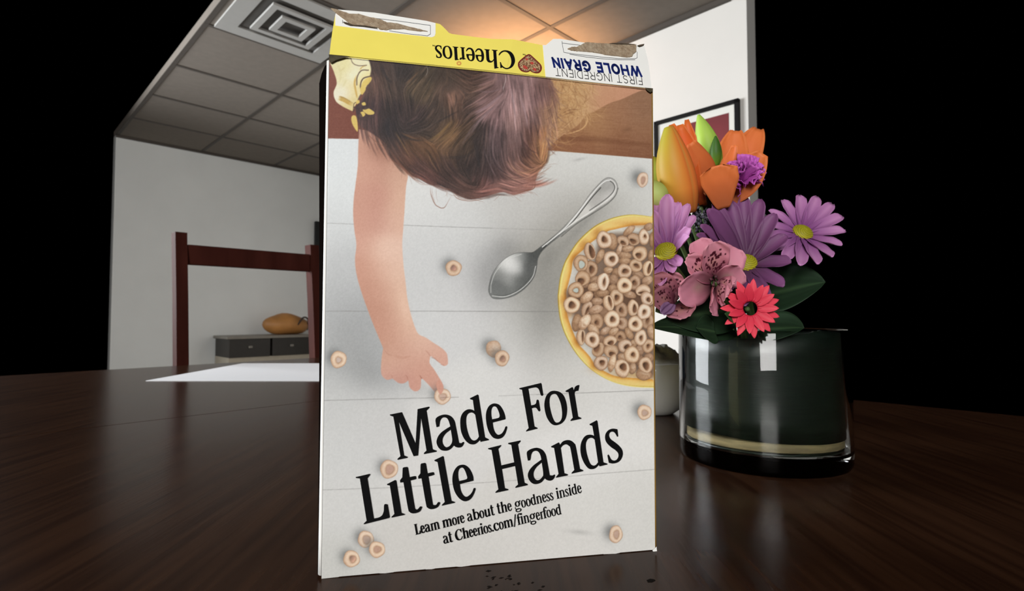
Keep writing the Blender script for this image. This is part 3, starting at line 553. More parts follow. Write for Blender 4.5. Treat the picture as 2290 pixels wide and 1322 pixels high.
    A5 = [(760,420,105,120,-20,(0,-.05,.3,.33),.85),(860,440,85,115,-15,None,.6),(555,585,75,120,-15,(.35,.1,.45,.7),.7),(430,750,100,115,0,(.1,.15,.4,.45),.66,1),(575,830,88,115,0,(.05,.05,.35,.4),.6),(700,650,48,105,25,None,.62),(855,690,105,110,10,(.15,-.05,.32,.3),.86),(1030,435,88,72,30,(.1,.35,.4,.3),.66),(1110,290,98,45,-40,None,.66),(1180,410,92,85,30,(0,.35,.45,.3),.62),(1320,380,70,112,-5,(.25,-.1,.2,.16),.87),(1385,240,70,50,-30,None,.56),(970,560,35,90,20,None,.7),(1095,545,88,45,-10,None,.66),(1050,640,92,55,5,None,.6),(1265,610,102,105,20,(-.1,.3,.35,.3),.78),(1050,720,92,45,0,None,.6),(1205,780,90,95,30,(.1,-.05,.4,.22),.74),(1375,820,72,105,10,(.3,0,.25,.6),.86),(815,845,65,48,-10,None,.72),(1045,860,97,105,-10,(.1,0,.4,.26),.77),(930,890,62,75,20,None,.5),(455,960,102,105,20,(-.1,.5,.4,.45),.66),(620,985,72,55,-20,None,.52),(745,1010,85,122,5,(.15,0,.16,.34),.95),(890,980,72,70,30,None,.5),(1045,1060,107,112,0,(.05,0,.28,.22),.96),(1190,1020,82,105,10,(-.1,.05,.33,.28),.6),(1240,910,88,55,20,None,.55),(1370,990,80,60,-30,None,.67),(360,1125,107,108,0,(0,.05,.33,.28),.7,1),(610,1085,87,60,-10,None,.77),(480,1040,62,55,30,None,.5),(510,1230,105,65,-40,None,.77),(740,1170,97,50,-5,None,.55),(880,1110,68,65,30,None,.55),(1310,1130,102,85,0,(-.05,.4,.5,.18),.82),(930,1230,97,115,5,(.05,0,.27,.3),.77),(1120,1190,92,50,15,None,.62),(1360,1240,82,95,-20,(.2,.3,.28,.3),.82),(800,950,60,60,0,None,.45),(1430,650,50,90,0,None,.55),(1440,420,40,100,0,None,.5),(660,1180,50,60,0,None,.42)]
    A6 = [(300,140,114,112,0,(0,0,.36,.38),.92),(660,90,82,55,0,None,.6),(820,115,75,112,-15,(.35,-.2,.22,.55),.82),(510,190,65,112,25,(.3,.2,.22,.45),.66),(640,205,102,60,-20,None,.66),(1005,210,87,112,-10,(-.1,0,.28,.28),.6),(1165,180,77,112,0,(.3,.1,.28,.45),.82),(1325,235,98,108,20,(0,0,.18,.24),1.),(1390,80,70,65,0,(.1,.3,.45,.35),.7),(375,390,72,120,10,None,.57),(480,380,72,118,35,None,.95),(650,360,92,120,-20,(-.1,.2,.24,.22),.57),(870,340,110,120,0,(.05,0,.28,.28),.97),(1015,400,82,87,-30,(-.3,-.3,.28,.28),.62),(1200,405,104,112,0,(-.05,0,.28,.26),.92),(1375,370,85,102,20,(-.1,-.2,.18,.35),.62),(610,490,100,62,45,None,.74),(430,590,62,108,0,(.4,-.1,.18,.55),.8),(590,625,104,114,-15,(0,0,.28,.3),.86),(780,500,90,50,-35,None,.7),(890,515,78,50,-35,None,.72),(990,580,87,77,30,(0,.2,.28,.28),.52),(1110,540,50,92,-30,None,.62),(840,640,98,70,-10,(.05,.5,.38,.38),.77),(1275,600,86,112,10,(.05,0,.2,.24),.88),(1420,520,50,102,-10,None,.66),(1050,715,97,92,-25,(.2,.3,.36,.34),.77),(680,770,82,106,30,(-.45,-.1,.36,.5),.66),(855,780,102,92,0,(.1,.5,.36,.28),.67),(1180,680,45,57,0,None,.72),(1265,770,62,72,0,None,.6),(1380,715,85,97,20,(0,0,.18,.22),.72),(1150,840,107,117,-10,(.15,0,.22,.22),.86),(1040,890,97,62,30,None,.72),(715,955,97,100,20,(.1,-.1,.33,.3),.73),(870,955,50,125,15,None,.84),(1010,1030,102,130,-20,(.2,-.1,.4,.34),.83),(1160,1030,50,82,10,None,.66),(1345,985,97,112,-15,(0,.1,.36,.45),.78),(1320,1110,107,90,10,None,.66),(1390,880,70,62,0,None,.5),(1430,230,40,80,0,None,.4),(760,250,70,80,0,None,.42),(900,420,60,60,0,None,.42),(700,620,60,60,0,None,.42),(1120,960,80,60,0,None,.45),(1260,920,60,80,0,None,.45)]
    allr = [(1230+r[0]/6.296, 470+r[1]/6.296, r) for r in A5]+[(1230+r[0]/6.296, 660+r[1]/6.296, r) for r in A6]
    for x, y, r in sorted(allr, key=lambda q: q[2][6]):
        k = 1/6.296
        blob(x-1.5, y+1, r[2]*k*.75, r[3]*k*.75, math.radians(r[4]), (44,26,18), .55)
        ring(x, y, r[2]*k*1.05, r[3]*k*1.05, r[4], r[5], r[6], (184,192,184) if len(r) > 7 else (98,70,52))
    # loose rings on the boards
    for x, y, rx, ry, an, h, br, hc in ((1014,600,18,17.5,0,(-.05,0,.38,.4),.66,(132,92,80)),(1437,402,12.5,17,10,(.05,.05,.36,.5),.72,(168,132,114)),(757,804,18,19.5,20,(0,.05,.36,.34),.74,(186,168,158)),(1103,780,17,19,0,None,.66,0),(1122,801,16,18,10,(.05,.05,.42,.42),.66,(120,88,74)),(989,886,18.5,18,0,(0,.05,.46,.42),.84,(188,160,146)),(870,1049,20,21,20,(.05,0,.5,.56),.72,(172,134,118)),(1441,922,16,17,0,(.0,.1,.45,.4),.8,(176,150,136)),(818,1206,18,19,0,(.05,.05,.5,.55),.78,(168,144,130)),(843,1229,18,18.5,-20,(0,0,.5,.42),.82,(172,134,114)),(786,1250,18.5,19,0,(.1,0,.42,.45),.76,(150,112,94)),(1377,1195,15,20,5,(.05,0,.42,.5),.88,(178,148,132))):
        blob(x-13, y-7, 15, 16, .3, (96,98,98), .5); blob(x-7, y-3, 13, 15, .3, (80,80,80), .4)
        h = h and (h[0]+.04, h[1], h[2]*.86, h[3]*.86)
        ring(x, y, rx, ry, an, h, br*1.2, hc, .3)
    fill(smooth([(975,860),(983,881),(991,873),(990,860),(982,850)]), (204,150,132), .95, 2)
    stroke([(1003,888),(985,889)], 1.2, 1.2, (110,86,76), .5, False)
    blob(1296,1190,26,5,.1,(150,150,147),.35); blob(1295,357,14,3,-.2,(150,150,148),.35)
    # crease of bare card below the fold, thumb-worn left edge, scratches
    stroke(smooth([(1130,163),(1131,178),(1126,196),(1126,206)],5,False), 1.4, .8, (214,200,196), .7, True)
    stroke(smooth([(954,145),(956,160),(950,174)],5,False), 1.1, .7, (206,198,190), .6, True)
    n = (NR.random((PH, PW, 1))-.5)*5 + (vnoise((PH, PW), 3, 4)[..., None]-.5)*7
    CAN[:] = np.clip(CAN+n, 0, 255)
    return CAN
# ---- lettering: outlines of the condensed serif face, (x, y) with a third value at corners
c = 1
HEAD = [  # (glyph, zoom origin and scale, outline, [holes], baseline origin)
 ('M',(860,840,6.608),[(80,570,c),(255,535,c),(457,1000,c),(487,490,c),(655,453,c),(660,468),(618,512,c),(708,1080,c),(768,1102,c),(762,1118,c),(580,1152,c),(582,1136),(618,1100,c),(537,610,c),(492,1172,c),(428,1183,c),(205,660,c),(285,1170,c),(340,1192,c),(335,1207,c),(190,1237,c),(194,1220),(235,1183,c),(130,600,c),(84,584)],[],(190,1237)),
 ('a',(860,840,6.608),[(805,745,c),(765,755,c),(750,650),(780,605),(850,575),(920,572),(985,600),(1030,660),(1050,740),(1098,985,c),(1130,990),(1160,973),(1172,990),(1140,1042),(1090,1056),(1045,1045),(1020,1025,c),(980,1070),(930,1098),(880,1102),(830,1090),(785,1040),(765,970),(790,890),(840,830),(910,780),(968,745,c),(950,680),(925,630),(890,612),(850,618),(822,655),(812,700)],[[(975,790,c),(900,850),(860,910),(852,970),(870,1020),(900,1048),(930,1048),(970,1020),(997,950)]],(770,1110)),
 ('d',(860,840,6.608),[(1258,330,c),(1370,275,c),(1385,285,c),(1480,905,c),(1538,935,c),(1535,947,c),(1412,972,c),(1406,945,c),(1350,995),(1300,1010),(1240,995),(1175,930),(1130,830),(1115,720),(1120,620),(1150,550),(1200,505),(1250,492),(1295,500),(1322,515,c),(1300,355,c),(1262,344)],[[(1335,575,c),(1310,550),(1275,540),(1235,555),(1208,600),(1202,680),(1215,780),(1245,880),(1280,935),(1320,952),(1360,935),(1390,895,c)]],(1135,1035)),
 ('e',(1080,840,6.608),[(325,640,c),(140,688,c),(150,760),(170,820),(205,862),(240,865),(280,840),(310,790),(330,746),(353,756),(330,840),(295,895),(250,922),(200,928),(140,905),(85,830),(50,720),(38,600),(50,510),(85,445),(135,412),(185,408),(240,430),(285,490),(315,560),(328,620)],[[(130,640,c),(220,620),(240,595),(235,555),(215,500),(190,460),(160,450),(135,465),(120,510),(120,580)]],(50,945)),
 ('F',(1080,840,6.608),[(530,182,c),(850,105,c),(860,122,c),(885,280,c),(870,293),(850,288),(838,260),(820,205),(790,175),(750,172),(665,190,c),(705,435,c),(750,425),(775,405),(785,360),(800,350),(818,362,c),(842,505,c),(832,522),(812,518),(800,500),(780,475),(755,468),(715,478,c),(755,745,c),(800,765,c),(798,778,c),(630,820,c),(632,806),(668,770,c),(570,205,c),(534,194)],[],(630,820)),
 ('o',(1080,840,6.608),[(1045,220),(980,237),(925,300),(900,400),(905,500),(935,610),(985,690),(1040,725),(1100,722),(1165,690),(1215,620),(1235,510),(1225,400),(1190,300),(1130,240)],[[(1045,265),(1000,285),(978,340),(978,430),(1000,540),(1030,630),(1060,680),(1095,688),(1130,670),(1155,620),(1160,540),(1145,430),(1115,340),(1080,280)]],(920,750)),
 ('r',(1080,840,6.608),[(1210,222,c),(1310,165,c),(1322,175,c),(1332,212,c),(1350,165),(1385,140),(1415,135,c),(1415,150,c),(1400,220,c),(1375,222),(1352,235),(1345,262,c),(1398,598,c),(1445,620,c),(1443,632,c),(1285,665,c),(1287,650),(1318,616,c),(1255,242,c),(1215,234)],[],(1285,665)),
 ('L',(780,990,6.957),[(112,525,c),(325,475,c),(328,490),(285,545,c),(385,1170,c),(470,1150),(520,1115),(545,1050),(550,965),(570,943),(600,952,c),(632,1140,c),(625,1160,c),(235,1258,c),(238,1243),(280,1203,c),(175,547,c),(118,540)],[],(235,1258)),
 ('i',(780,990,6.957),[(595,635,c),(722,570,c),(735,580,c),(815,1080,c),(870,1100,c),(865,1112,c),(665,1155,c),(669,1138),(710,1098,c),(640,657,c),(600,648)],[],(665,1155)),
 ('t',(780,990,6.957),[(838,388,c),(855,375),(905,367,c),(918,380,c),(942,527,c),(1030,510),(1044,530),(1040,556),(955,580,c),(1020,980),(1035,1020),(1060,1028),(1085,1010),(1108,982),(1136,992),(1105,1055),(1050,1082),(990,1088),(945,1065),(920,1005),(850,605,c),(800,611,c),(797,575,c),(832,530,c)],[],(930,1095)),
 ('t2',(780,990,6.957),[(1115,333,c),(1130,315),(1185,305,c),(1197,318,c),(1222,467,c),(1310,450),(1324,470),(1320,492),(1235,517,c),(1298,920),(1315,955),(1345,960),(1365,945),(1388,914),(1416,926),(1385,985),(1330,1015),(1270,1022),(1225,1000),(1200,945),(1130,545,c),(1080,551,c),(1077,515,c),(1112,470,c)],[],(1210,1030)),
 ('l',(780,990,6.957),[(1330,262,c),(1460,200,c),(1472,208,c),(1592,893,c),(1648,912,c),(1645,925,c),(1445,970,c),(1449,953),(1490,913,c),(1378,292,c),(1335,277)],[],(1445,970)),
 ('e2',(780,990,6.957),[(1935,582,c),(1722,635,c),(1735,720),(1765,790),(1805,828),(1845,825),(1890,790),(1920,745),(1940,698),(1967,708),(1935,800),(1890,865),(1830,898),(1770,893),(1700,840),(1640,740),(1610,610),(1612,500),(1640,420),(1690,358),(1750,335),(1810,342),(1865,385),(1905,450),(1930,520)],[[(1710,588,c),(1815,562),(1838,540),(1830,500),(1805,430),(1775,385),(1745,380),(1715,400),(1698,450),(1698,520)]],(1640,920)),
 ('H',(1080,920,6.609),[(70,538,c),(262,490,c),(262,505),(222,547,c),(265,790,c),(455,745,c),(412,487,c),(365,475,c),(368,460,c),(548,422,c),(549,438),(512,480,c),(608,1045,c),(655,1065,c),(652,1082,c),(472,1122,c),(475,1106),(512,1072,c),(468,800,c),(275,845,c),(318,1125,c),(370,1140,c),(367,1155,c),(180,1195,c),(183,1178),(222,1143,c),(122,562,c),(75,552)],[],(180,1195)),
 ('a2',(1080,920,6.609),[(690,715,c),(655,720,c),(640,610),(665,570),(730,540),(800,532),(870,560),(915,620),(935,690),(980,935,c),(1020,938),(1050,924),(1056,948),(1030,995),(985,1015),(935,1005),(905,982,c),(860,1035),(800,1062),(740,1062),(685,1020),(655,940),(680,860),(740,790),(800,745),(855,705,c),(840,640),(810,590),(770,575),(730,590),(708,630),(700,680)],[[(860,748,c),(790,810),(750,870),(740,930),(755,980),(790,1008),(830,1000),(865,965),(883,915)]],(660,1075)),
 ('n',(1080,920,6.609),[(998,510,c),(1110,452,c),(1122,462,c),(1130,487,c),(1170,440),(1230,418),(1290,425),(1340,465),(1365,520),(1425,840,c),(1475,862,c),(1470,875,c),(1300,912,c),(1304,896),(1340,858,c),(1285,550),(1262,505),(1220,480),(1175,495),(1142,532,c),(1195,905,c),(1247,922,c),(1243,938,c),(1070,972,c),(1075,956),(1108,916,c),(1042,532,c),(1003,524)],[],(1070,972)),
 ('d2',(1080,920,6.609),[(1565,182,c),(1670,125,c),(1682,140,c),(1770,745,c),(1830,765,c),(1825,778,c),(1710,805,c),(1703,783,c),(1660,825),(1610,845),(1550,835),(1490,765),(1445,660),(1430,560),(1438,470),(1470,395),(1515,350),(1570,338),(1610,345),(1632,355,c),(1605,207,c),(1570,196)],[[(1640,412,c),(1610,388),(1575,385),(1535,410),(1512,470),(1515,560),(1540,670),(1575,760),(1615,792),(1655,785),(1690,745,c)]],(1460,860)),
 ('s',(1080,920,6.609),[(1987,362,c),(1970,367,c),(1950,330),(1925,300),(1890,293),(1860,315),(1855,360),(1880,405),(1940,450),(2000,500),(2045,560),(2055,630),(2030,700),(1980,745),(1910,762),(1848,752,c),(1828,645,c),(1842,630),(1858,650),(1885,700),(1925,720),(1965,705),(1990,660),(1985,610),(1945,565),(1880,520),(1820,460),(1795,400),(1800,330),(1840,275),(1900,250),(1960,255),(1977,268)],[],(1840,775)),
]
def head_px():
    out = []
    for g, (ox, oy, s), o, hs, b in HEAD:
        f = lambda L: [tuple(p) for p in smooth(L, 6)*(1/s)+(ox, oy)]
        out.append((g, [f(o)]+[f(h) for h in hs], (b[0]/s+ox, b[1]/s+oy)))
    return out
# the same face in its own units (cap height 1), for the small lines
EB = np.array([(103., -24.5), (-16.5, -104.5)])
def em_glyphs():
    inv = np.linalg.inv(EB); G = {}
    for g, loops, b in head_px():
        L = [np.array([(np.array(p)-b) @ inv for p in lp]) for lp in loops]
        x0 = min(l[:, 0].min() for l in L); y0 = min(l[:, 1].min() for l in L)
        for l in L: l[:, 0] -= x0
        if g in 'adeost': 
            for l in L: l[:, 1] -= y0+.015
        G[g] = [L]
    sm = lambda pts: smooth(pts, 6)
    G['e'] = G['e']
    stem = [(.0,.0,c),(.0,.02,c),(.07,.06,c),(.07,.95,c),(.0,.97,c),(.0,.99,c),(.2,1.05,c),(.22,1.04,c),(.22,.06,c),(.29,.02,c),(.29,.0,c)]
    xst = [(.0,.0,c),(.0,.02,c),(.07,.06,c),(.07,.60,c),(.0,.63,c),(.0,.65,c),(.2,.73,c),(.22,.71,c),(.22,.06,c),(.29,.02,c),(.29,.0,c)]
    arch = [(.21,.58,c),(.30,.69),(.40,.73),(.51,.70),(.57,.60),(.58,.50),(.58,.06,c),(.65,.02,c),(.65,.0,c),(.38,.0,c),(.38,.02,c),(.43,.06,c),(.43,.50),(.41,.60),(.35,.64),(.28,.60),(.21,.50,c)]
    mv = lambda L, dx, sx=1.: [(p[0]*sx+dx, *p[1:]) for p in L]
    G['h'] = [[sm(stem)], [sm(arch)]]
    G['m'] = [[sm(xst)], [sm(arch)], [sm(mv(arch, .36))]]
    ur = lambda L: [(.66-p[0], .71-p[1], *p[2:]) for p in L]
    G['u'] = [[sm(ur([(.07,.0,c),(.07,.60,c),(.0,.63,c),(.0,.65,c),(.2,.73,c),(.22,.71,c),(.22,.0,c)]))], [sm(ur([(.21,.58,c),(.30,.69),(.40,.73),(.51,.70),(.57,.60),(.58,.50),(.58,.02,c),(.64,.0,c),(.43,.0,c),(.43,.50),(.41,.60),(.35,.64),(.28,.60),(.21,.50,c)]))]]
    bowl = lambda cx, cy, rx, ry, a, b: [np.array([(cx+rx*math.cos(t), cy+ry*math.sin(t)) for t in np.linspace(0, 2*math.pi, 28)[:-1]]), np.array([(cx+a*math.cos(t), cy+b*math.sin(t)) for t in np.linspace(0, 2*math.pi, 28)[:-1]])]
    G['b'] = [[sm([(.07,.0,c),(.07,.95,c),(.0,.97,c),(.0,.99,c),(.2,1.05,c),(.22,1.04,c),(.22,.06,c),(.12,.0,c)])], bowl(.37,.35,.30,.38,.155,.31)]
    G['c'] = [[sm([(.56,.55,c),(.52,.47),(.44,.48),(.42,.58),(.35,.67),(.25,.66),(.17,.52),(.16,.36),(.20,.18),(.30,.08),(.42,.10),(.53,.21,c),(.56,.17,c),(.46,.02),(.30,-.03),(.12,.05),(.02,.22),(.0,.38),(.04,.56),(.16,.70),(.32,.73),(.46,.70),(.55,.63)])]]
    G['C'] = [[sm([(.74,.99,c),(.70,.99,c),(.66,.94,c),(.50,1.02),(.34,1.0),(.14,.86),(.02,.62),(.0,.42),(.06,.18),(.20,.02),(.40,-.03),(.58,.01),(.72,.13),(.79,.26,c),(.75,.29,c),(.66,.16),(.52,.06),(.38,.07),(.26,.20),(.19,.44),(.20,.68),(.29,.88),(.42,.96),(.54,.93),(.65,.82),(.70,.66,c),(.745,.66,c)])]]
    G['f'] = [[sm([(.0,.0,c),(.0,.02,c),(.08,.06,c),(.08,.65,c),(.0,.65,c),(.0,.70,c),(.08,.71,c),(.10,.88),(.20,1.02),(.34,1.06),(.46,1.02),(.48,.93),(.40,.90),(.33,.98),(.27,.98),(.23,.88),(.23,.71,c),(.38,.71,c),(.38,.65,c),(.23,.65,c),(.23,.06,c),(.32,.02,c),(.32,.0,c)])]]
    G['g'] = [bowl(.30,.47,.27,.26,.13,.20), bowl(.31,-.13,.31,.18,.21,.105), [sm([(.10,.28,c),(.02,.18),(.06,.07),(.18,.02),(.40,.02,c),(.50,-.05,c),(.12,-.05,c),(.02,.02),(-.02,.14),(.06,.27,c)])], [sm([(.46,.62,c),(.54,.72),(.64,.74),(.64,.64),(.56,.63),(.48,.56,c)])]]
    G['.'] = [[np.array([(.09+.085*math.cos(t), .075+.085*math.sin(t)) for t in np.linspace(0, 2*math.pi, 14)[:-1]])]]
    G['/'] = [[np.array([(0,-.08),(.09,-.08),(.40,1.06),(.31,1.06)])]]
    G['i'] = [G['i'][0]]
    G['idot'] = G['i']+[[np.array([(.15+.095*math.cos(t), .95+.095*math.sin(t)) for t in np.linspace(0, 2*math.pi, 14)[:-1]])]]
    return G
def set_line(text, o, end, up, G, dotted=True, bold=0., space=.30, gap=.045):
    """glyph loops in pixels for a line from o to end with cap vector up"""
    x = 0; items = []
    for ch in text:
        if ch == ' ': x += space; continue
        g = G['idot' if ch == 'i' and dotted else ch]
        w = max(l[:, 0].max() for shp in g for l in shp); mn = min(l[:, 0].min() for shp in g for l in shp)
        for shp in g: items.append([l+(x-mn, 0) for l in shp])
        x += (w-mn)+gap-(.15 if ch == 'f' else .015 if ch == 'r' else 0)
    o = np.array(o, float); bx = (np.array(end, float)-o)/(x-gap); up = np.array(up, float)
    return [[o+l[:, :1]*bx+l[:, 1:]*up for l in shp] for shp in items]
# plain sans capitals as strokes on a 0..1 x 0..1 cell
def arcp(cx, cy, rx, ry, a0, a1, n=10): return [(cx+rx*math.cos(t), cy+ry*math.sin(t)) for t in np.linspace(math.radians(a0), math.radians(a1), n)]
SANS = {'W': (1.25, [[(0,1),(.28,0)],[(.28,0),(.62,1)],[(.62,1),(.97,0)],[(.97,0),(1.25,1)]]), 'H': (.78, [[(0,0),(0,1)],[(.78,0),(.78,1)],[(0,.5),(.78,.5)]]), 'O': (.85, [arcp(.425,.5,.425,.5,0,360,22)]), 'L': (.55, [[(0,1),(0,0),(.55,0)]]),
 'E': (.58, [[(.58,1),(0,1),(0,0),(.58,0)],[(0,.52),(.52,.52)]]), 'G': (.82, [arcp(.43,.5,.43,.5,45,335,16)+[(.82,.42),(.5,.42)]]), 'R': (.68, [[(0,0),(0,1),(.38,1)]+arcp(.38,.75,.27,.25,90,-90)+[(0,.5)],[(.34,.5),(.68,0)]]), 'A': (.82, [[(0,0),(.41,1),(.82,0)],[(.14,.32),(.68,.32)]]),
 'I': (.0, [[(0,0),(0,1)]]), 'N': (.76, [[(0,0),(0,1),(.76,0),(.76,1)]]), 'F': (.55, [[(0,0),(0,1),(.55,1)],[(0,.52),(.48,.52)]]), 'S': (.62, [arcp(.31,.75,.29,.25,35,270,9)+arcp(.31,.25,.31,.25,90,-145,9)]), 'T': (.7, [[(0,1),(.7,1)],[(.35,0),(.35,1)]]), 'D': (.76, [[(0,0),(0,1),(.28,1)]+arcp(.28,.5,.48,.5,90,-90,14)+[(0,0)]]), 'M': (.9, [[(0,0),(0,1),(.45,.2),(.9,1),(.9,0)]])}
def sans_line(text, o, end, up, w, gap=.2, space=.35):
    x = 0; L = []
    for ch in text:
        if ch == ' ': x += space; continue
        wd, st = SANS[ch]
        for s in st:
            s = np.array(s)+(x, 0)
            for a, b in zip(s[:-1], s[1:]):
                d = b-a; d = d/np.linalg.norm(d)*w/2; n = np.array((-d[1], d[0]))
                L.append(np.array([a-d+n, a-d-n, b+d-n, b+d+n]))
        x += wd+gap
    o = np.array(o, float); bx = (np.array(end, float)-o)/(x-gap); up = np.array(up, float)
    return [[o+l[:, :1]*bx+l[:, 1:]*up] for l in L]
# ---------------- the cereal box
BL, BR = on_table(719, 1295), on_table(1465, 1231)
EX = (BR-BL).normalized(); EZ = Vector((0, 0, 1)); NB = EX.cross(EZ).normalized()          # NB looks out of the front
BW = (BR-BL).length; BD = .062
def on_plane(px, py, p0, n): r = ray(px, py); return CAM + r*((p0-CAM).dot(n)/r.dot(n))
TL, TR = on_plane(737, 124, BL, NB), on_plane(1457, 199, BL, NB)
bx = empty('cereal_box', (BL+BR)/2-NB*BD/2, 'tall cereal box with a printed child, bowl and spoon standing on the table', 'cereal box')
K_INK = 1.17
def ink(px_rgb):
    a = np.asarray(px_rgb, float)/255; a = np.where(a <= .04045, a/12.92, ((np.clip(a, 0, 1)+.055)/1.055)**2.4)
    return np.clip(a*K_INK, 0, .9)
m_print = attr_mat('printed_card', .55, .12, 900, .25)
NU, NV = 620, 980
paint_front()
uu, vv = np.meshgrid(np.linspace(0, 1, NU), np.linspace(0, 1, NV))
A = [np.array(p) for p in (BL, BR, TL, TR)]
Pg = (A[0]*(1-uu[..., None])+A[1]*uu[..., None])*(1-vv[..., None])+(A[2]*(1-uu[..., None])+A[3]*uu[..., None])*vv[..., None]
rel = Pg-np.array(CAM); zc = rel @ np.array(FWD)
qx = 1145+F*rel[..., 0]/zc-PX0-.5; qy = 661-F*(rel @ np.array(UPV))/zc-PY0-.5
qx = np.clip(qx, 0, PW-1.01); qy = np.clip(qy, 0, PH-1.01); ix = qx.astype(int); iy = qy.astype(int); fx = (qx-ix)[..., None]; fy = (qy-iy)[..., None]
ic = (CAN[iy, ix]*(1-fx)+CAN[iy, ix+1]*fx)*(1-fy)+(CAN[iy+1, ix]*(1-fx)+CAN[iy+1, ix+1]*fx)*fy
ragged = np.interp(np.linspace(0, 1, NU), np.linspace(0, 1, 24), np.random.default_rng(3).uniform(0, .0011, 24)); ragged[0] = ragged[-1] = 0
Pg[0, :, 2] += ragged
bulge = (np.sin(np.pi*uu)*np.sin(np.pi*vv))[..., None]*np.array(NB)*.0012
Pg = Pg+bulge
org = np.array(bx.location)
me = bpy.data.meshes.new('front_panel'); nvt = NU*NV
me.vertices.add(nvt); me.vertices.foreach_set('co', (Pg-org).astype(np.float32).ravel())
jj, ii = np.meshgrid(np.arange(NV-1), np.arange(NU-1), indexing='ij'); k0 = (jj*NU+ii).ravel()
quads = np.stack([k0, k0+1, k0+NU+1, k0+NU], 1).astype(np.int32)
me.loops.add(quads.size); me.loops.foreach_set('vertex_index', quads.ravel())
me.polygons.add(len(quads)); me.polygons.foreach_set('loop_start', np.arange(0, quads.size, 4, dtype=np.int32)); me.update(calc_edges=True)
me.polygons.foreach_set('use_smooth', np.ones(len(quads), bool))
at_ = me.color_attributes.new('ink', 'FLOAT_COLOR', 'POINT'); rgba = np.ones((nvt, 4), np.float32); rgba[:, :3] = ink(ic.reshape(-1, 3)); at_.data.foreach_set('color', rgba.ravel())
me.materials.append(m_print); me.validate()
fp = bpy.data.objects.new('front_panel', me); C.objects.link(fp); fp.parent = bx
tag(fp, 'front panel printed with a child reaching over white boards, a spoon and a bowl')
m_white = mat('white_card', srgb(252, 252, 248), .6, .01, 60); m_grey = mat('raw_card', srgb(150, 128, 104), .9, .18, 300, .6, 500, col2=srgb(176, 158, 134))
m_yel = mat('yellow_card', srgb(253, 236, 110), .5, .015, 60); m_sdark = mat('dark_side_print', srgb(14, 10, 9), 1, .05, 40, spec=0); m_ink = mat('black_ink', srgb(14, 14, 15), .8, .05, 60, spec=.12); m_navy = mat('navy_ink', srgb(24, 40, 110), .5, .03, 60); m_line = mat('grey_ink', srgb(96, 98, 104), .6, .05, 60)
def side(name, bot, top, out, prof, m, parent=bx, r0=0., r1=1.):
    """a bowed side panel: prof gives (depth, outward at the bottom, outward at the top)"""
    vs = []; fs = []; n = 14
    for i in range(n+1):
        t = i/n; b = Vector(bot).lerp(Vector(top), t)
        for d, o0, o1 in prof: vs.append(b-NB*d+out*(o0+(o1-o0)*t))
    k = len(prof)
    for i in range(n):
        for j in range(k-1): fs.append((i*k+j, i*k+j+1, (i+1)*k+j+1, (i+1)*k+j))
    o = mesh(name, vs, fs, m, parent, True)
    md = o.modifiers.new('card', 'SOLIDIFY'); md.thickness = .0006; md.offset = -1 if out.dot(EX) < 0 else 1
    return o
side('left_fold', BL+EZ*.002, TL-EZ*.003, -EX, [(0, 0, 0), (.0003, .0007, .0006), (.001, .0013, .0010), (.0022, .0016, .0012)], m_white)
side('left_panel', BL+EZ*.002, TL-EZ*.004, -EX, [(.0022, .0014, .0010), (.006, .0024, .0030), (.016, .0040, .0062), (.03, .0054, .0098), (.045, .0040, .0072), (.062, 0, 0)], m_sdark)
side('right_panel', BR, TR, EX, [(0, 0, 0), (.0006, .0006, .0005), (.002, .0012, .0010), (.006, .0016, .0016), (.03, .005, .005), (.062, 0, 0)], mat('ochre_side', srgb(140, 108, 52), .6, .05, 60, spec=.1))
bk = MB(); a, b, t2, t1 = BL-NB*BD, BR-NB*BD, TR-NB*BD, TL-NB*BD
bk.add([a, b, t2, t1, a-NB*.0006, b-NB*.0006, t2-NB*.0006, t1-NB*.0006], [(0, 1, 2, 3), (7, 6, 5, 4), (0, 4, 5, 1), (1, 5, 6, 2), (2, 6, 7, 3), (3, 7, 4, 0)])
bk.build('back_panel', m_yel, bx, False)
bt = MB(); up = EZ*.0012
bt.add([BL-NB*.001, BR-NB*.001, BR-NB*BD, BL-NB*BD]+[p+up for p in (BL-NB*.001, BR-NB*.001, BR-NB*BD, BL-NB*BD)], [(3, 2, 1, 0), (4, 5, 6, 7), (0, 1, 5, 4), (1, 2, 6, 5), (2, 3, 7, 6), (3, 0, 4, 7)])
bt.build('bottom_panel', m_grey, bx, False)
# top flap, bent along an upright crease
hinge = (TR-TL).normalized(); tilt = math.radians(27)
N1 = (NB*math.cos(tilt)+hinge.cross(NB)*0+EZ*math.sin(tilt)*1.0); N1 = (N1-hinge*N1.dot(hinge)).normalized()
c0 = on_plane(1131, 163, TL, N1); c1 = on_plane(1148, 88, TL, N1); ca = (c1-c0).normalized()
N2 = (Matrix.Rotation(math.radians(3.5), 3, ca) @ N1).normalized()
def crease_x(y): return 1131+(163-y)*(17/75)
def flap(px, py, off=0.):
    if px <= crease_x(py): return on_plane(px, py, TL, N1)+N1*off
    return on_plane(px, py, c0, N2)+N2*off
def split(poly):
    """cut a pixel polygon at the crease so that each piece lies on one plane"""
    out = []
    for sgn in (1, -1):
        res = []; n = len(poly)
        for i in range(n):
            p, q = poly[i], poly[(i+1) % n]
            dp, dq = sgn*(crease_x(p[1])-p[0]), sgn*(crease_x(q[1])-q[0])
            if dp >= 0: res.append(tuple(p[:2]))
            if (dp > 0 and dq < 0) or (dp < 0 and dq > 0):
                t = dp/(dp-dq); res.append((p[0]+(q[0]-p[0])*t, p[1]+(q[1]-p[1])*t))
        if len(res) > 2: out.append(res)
    return out
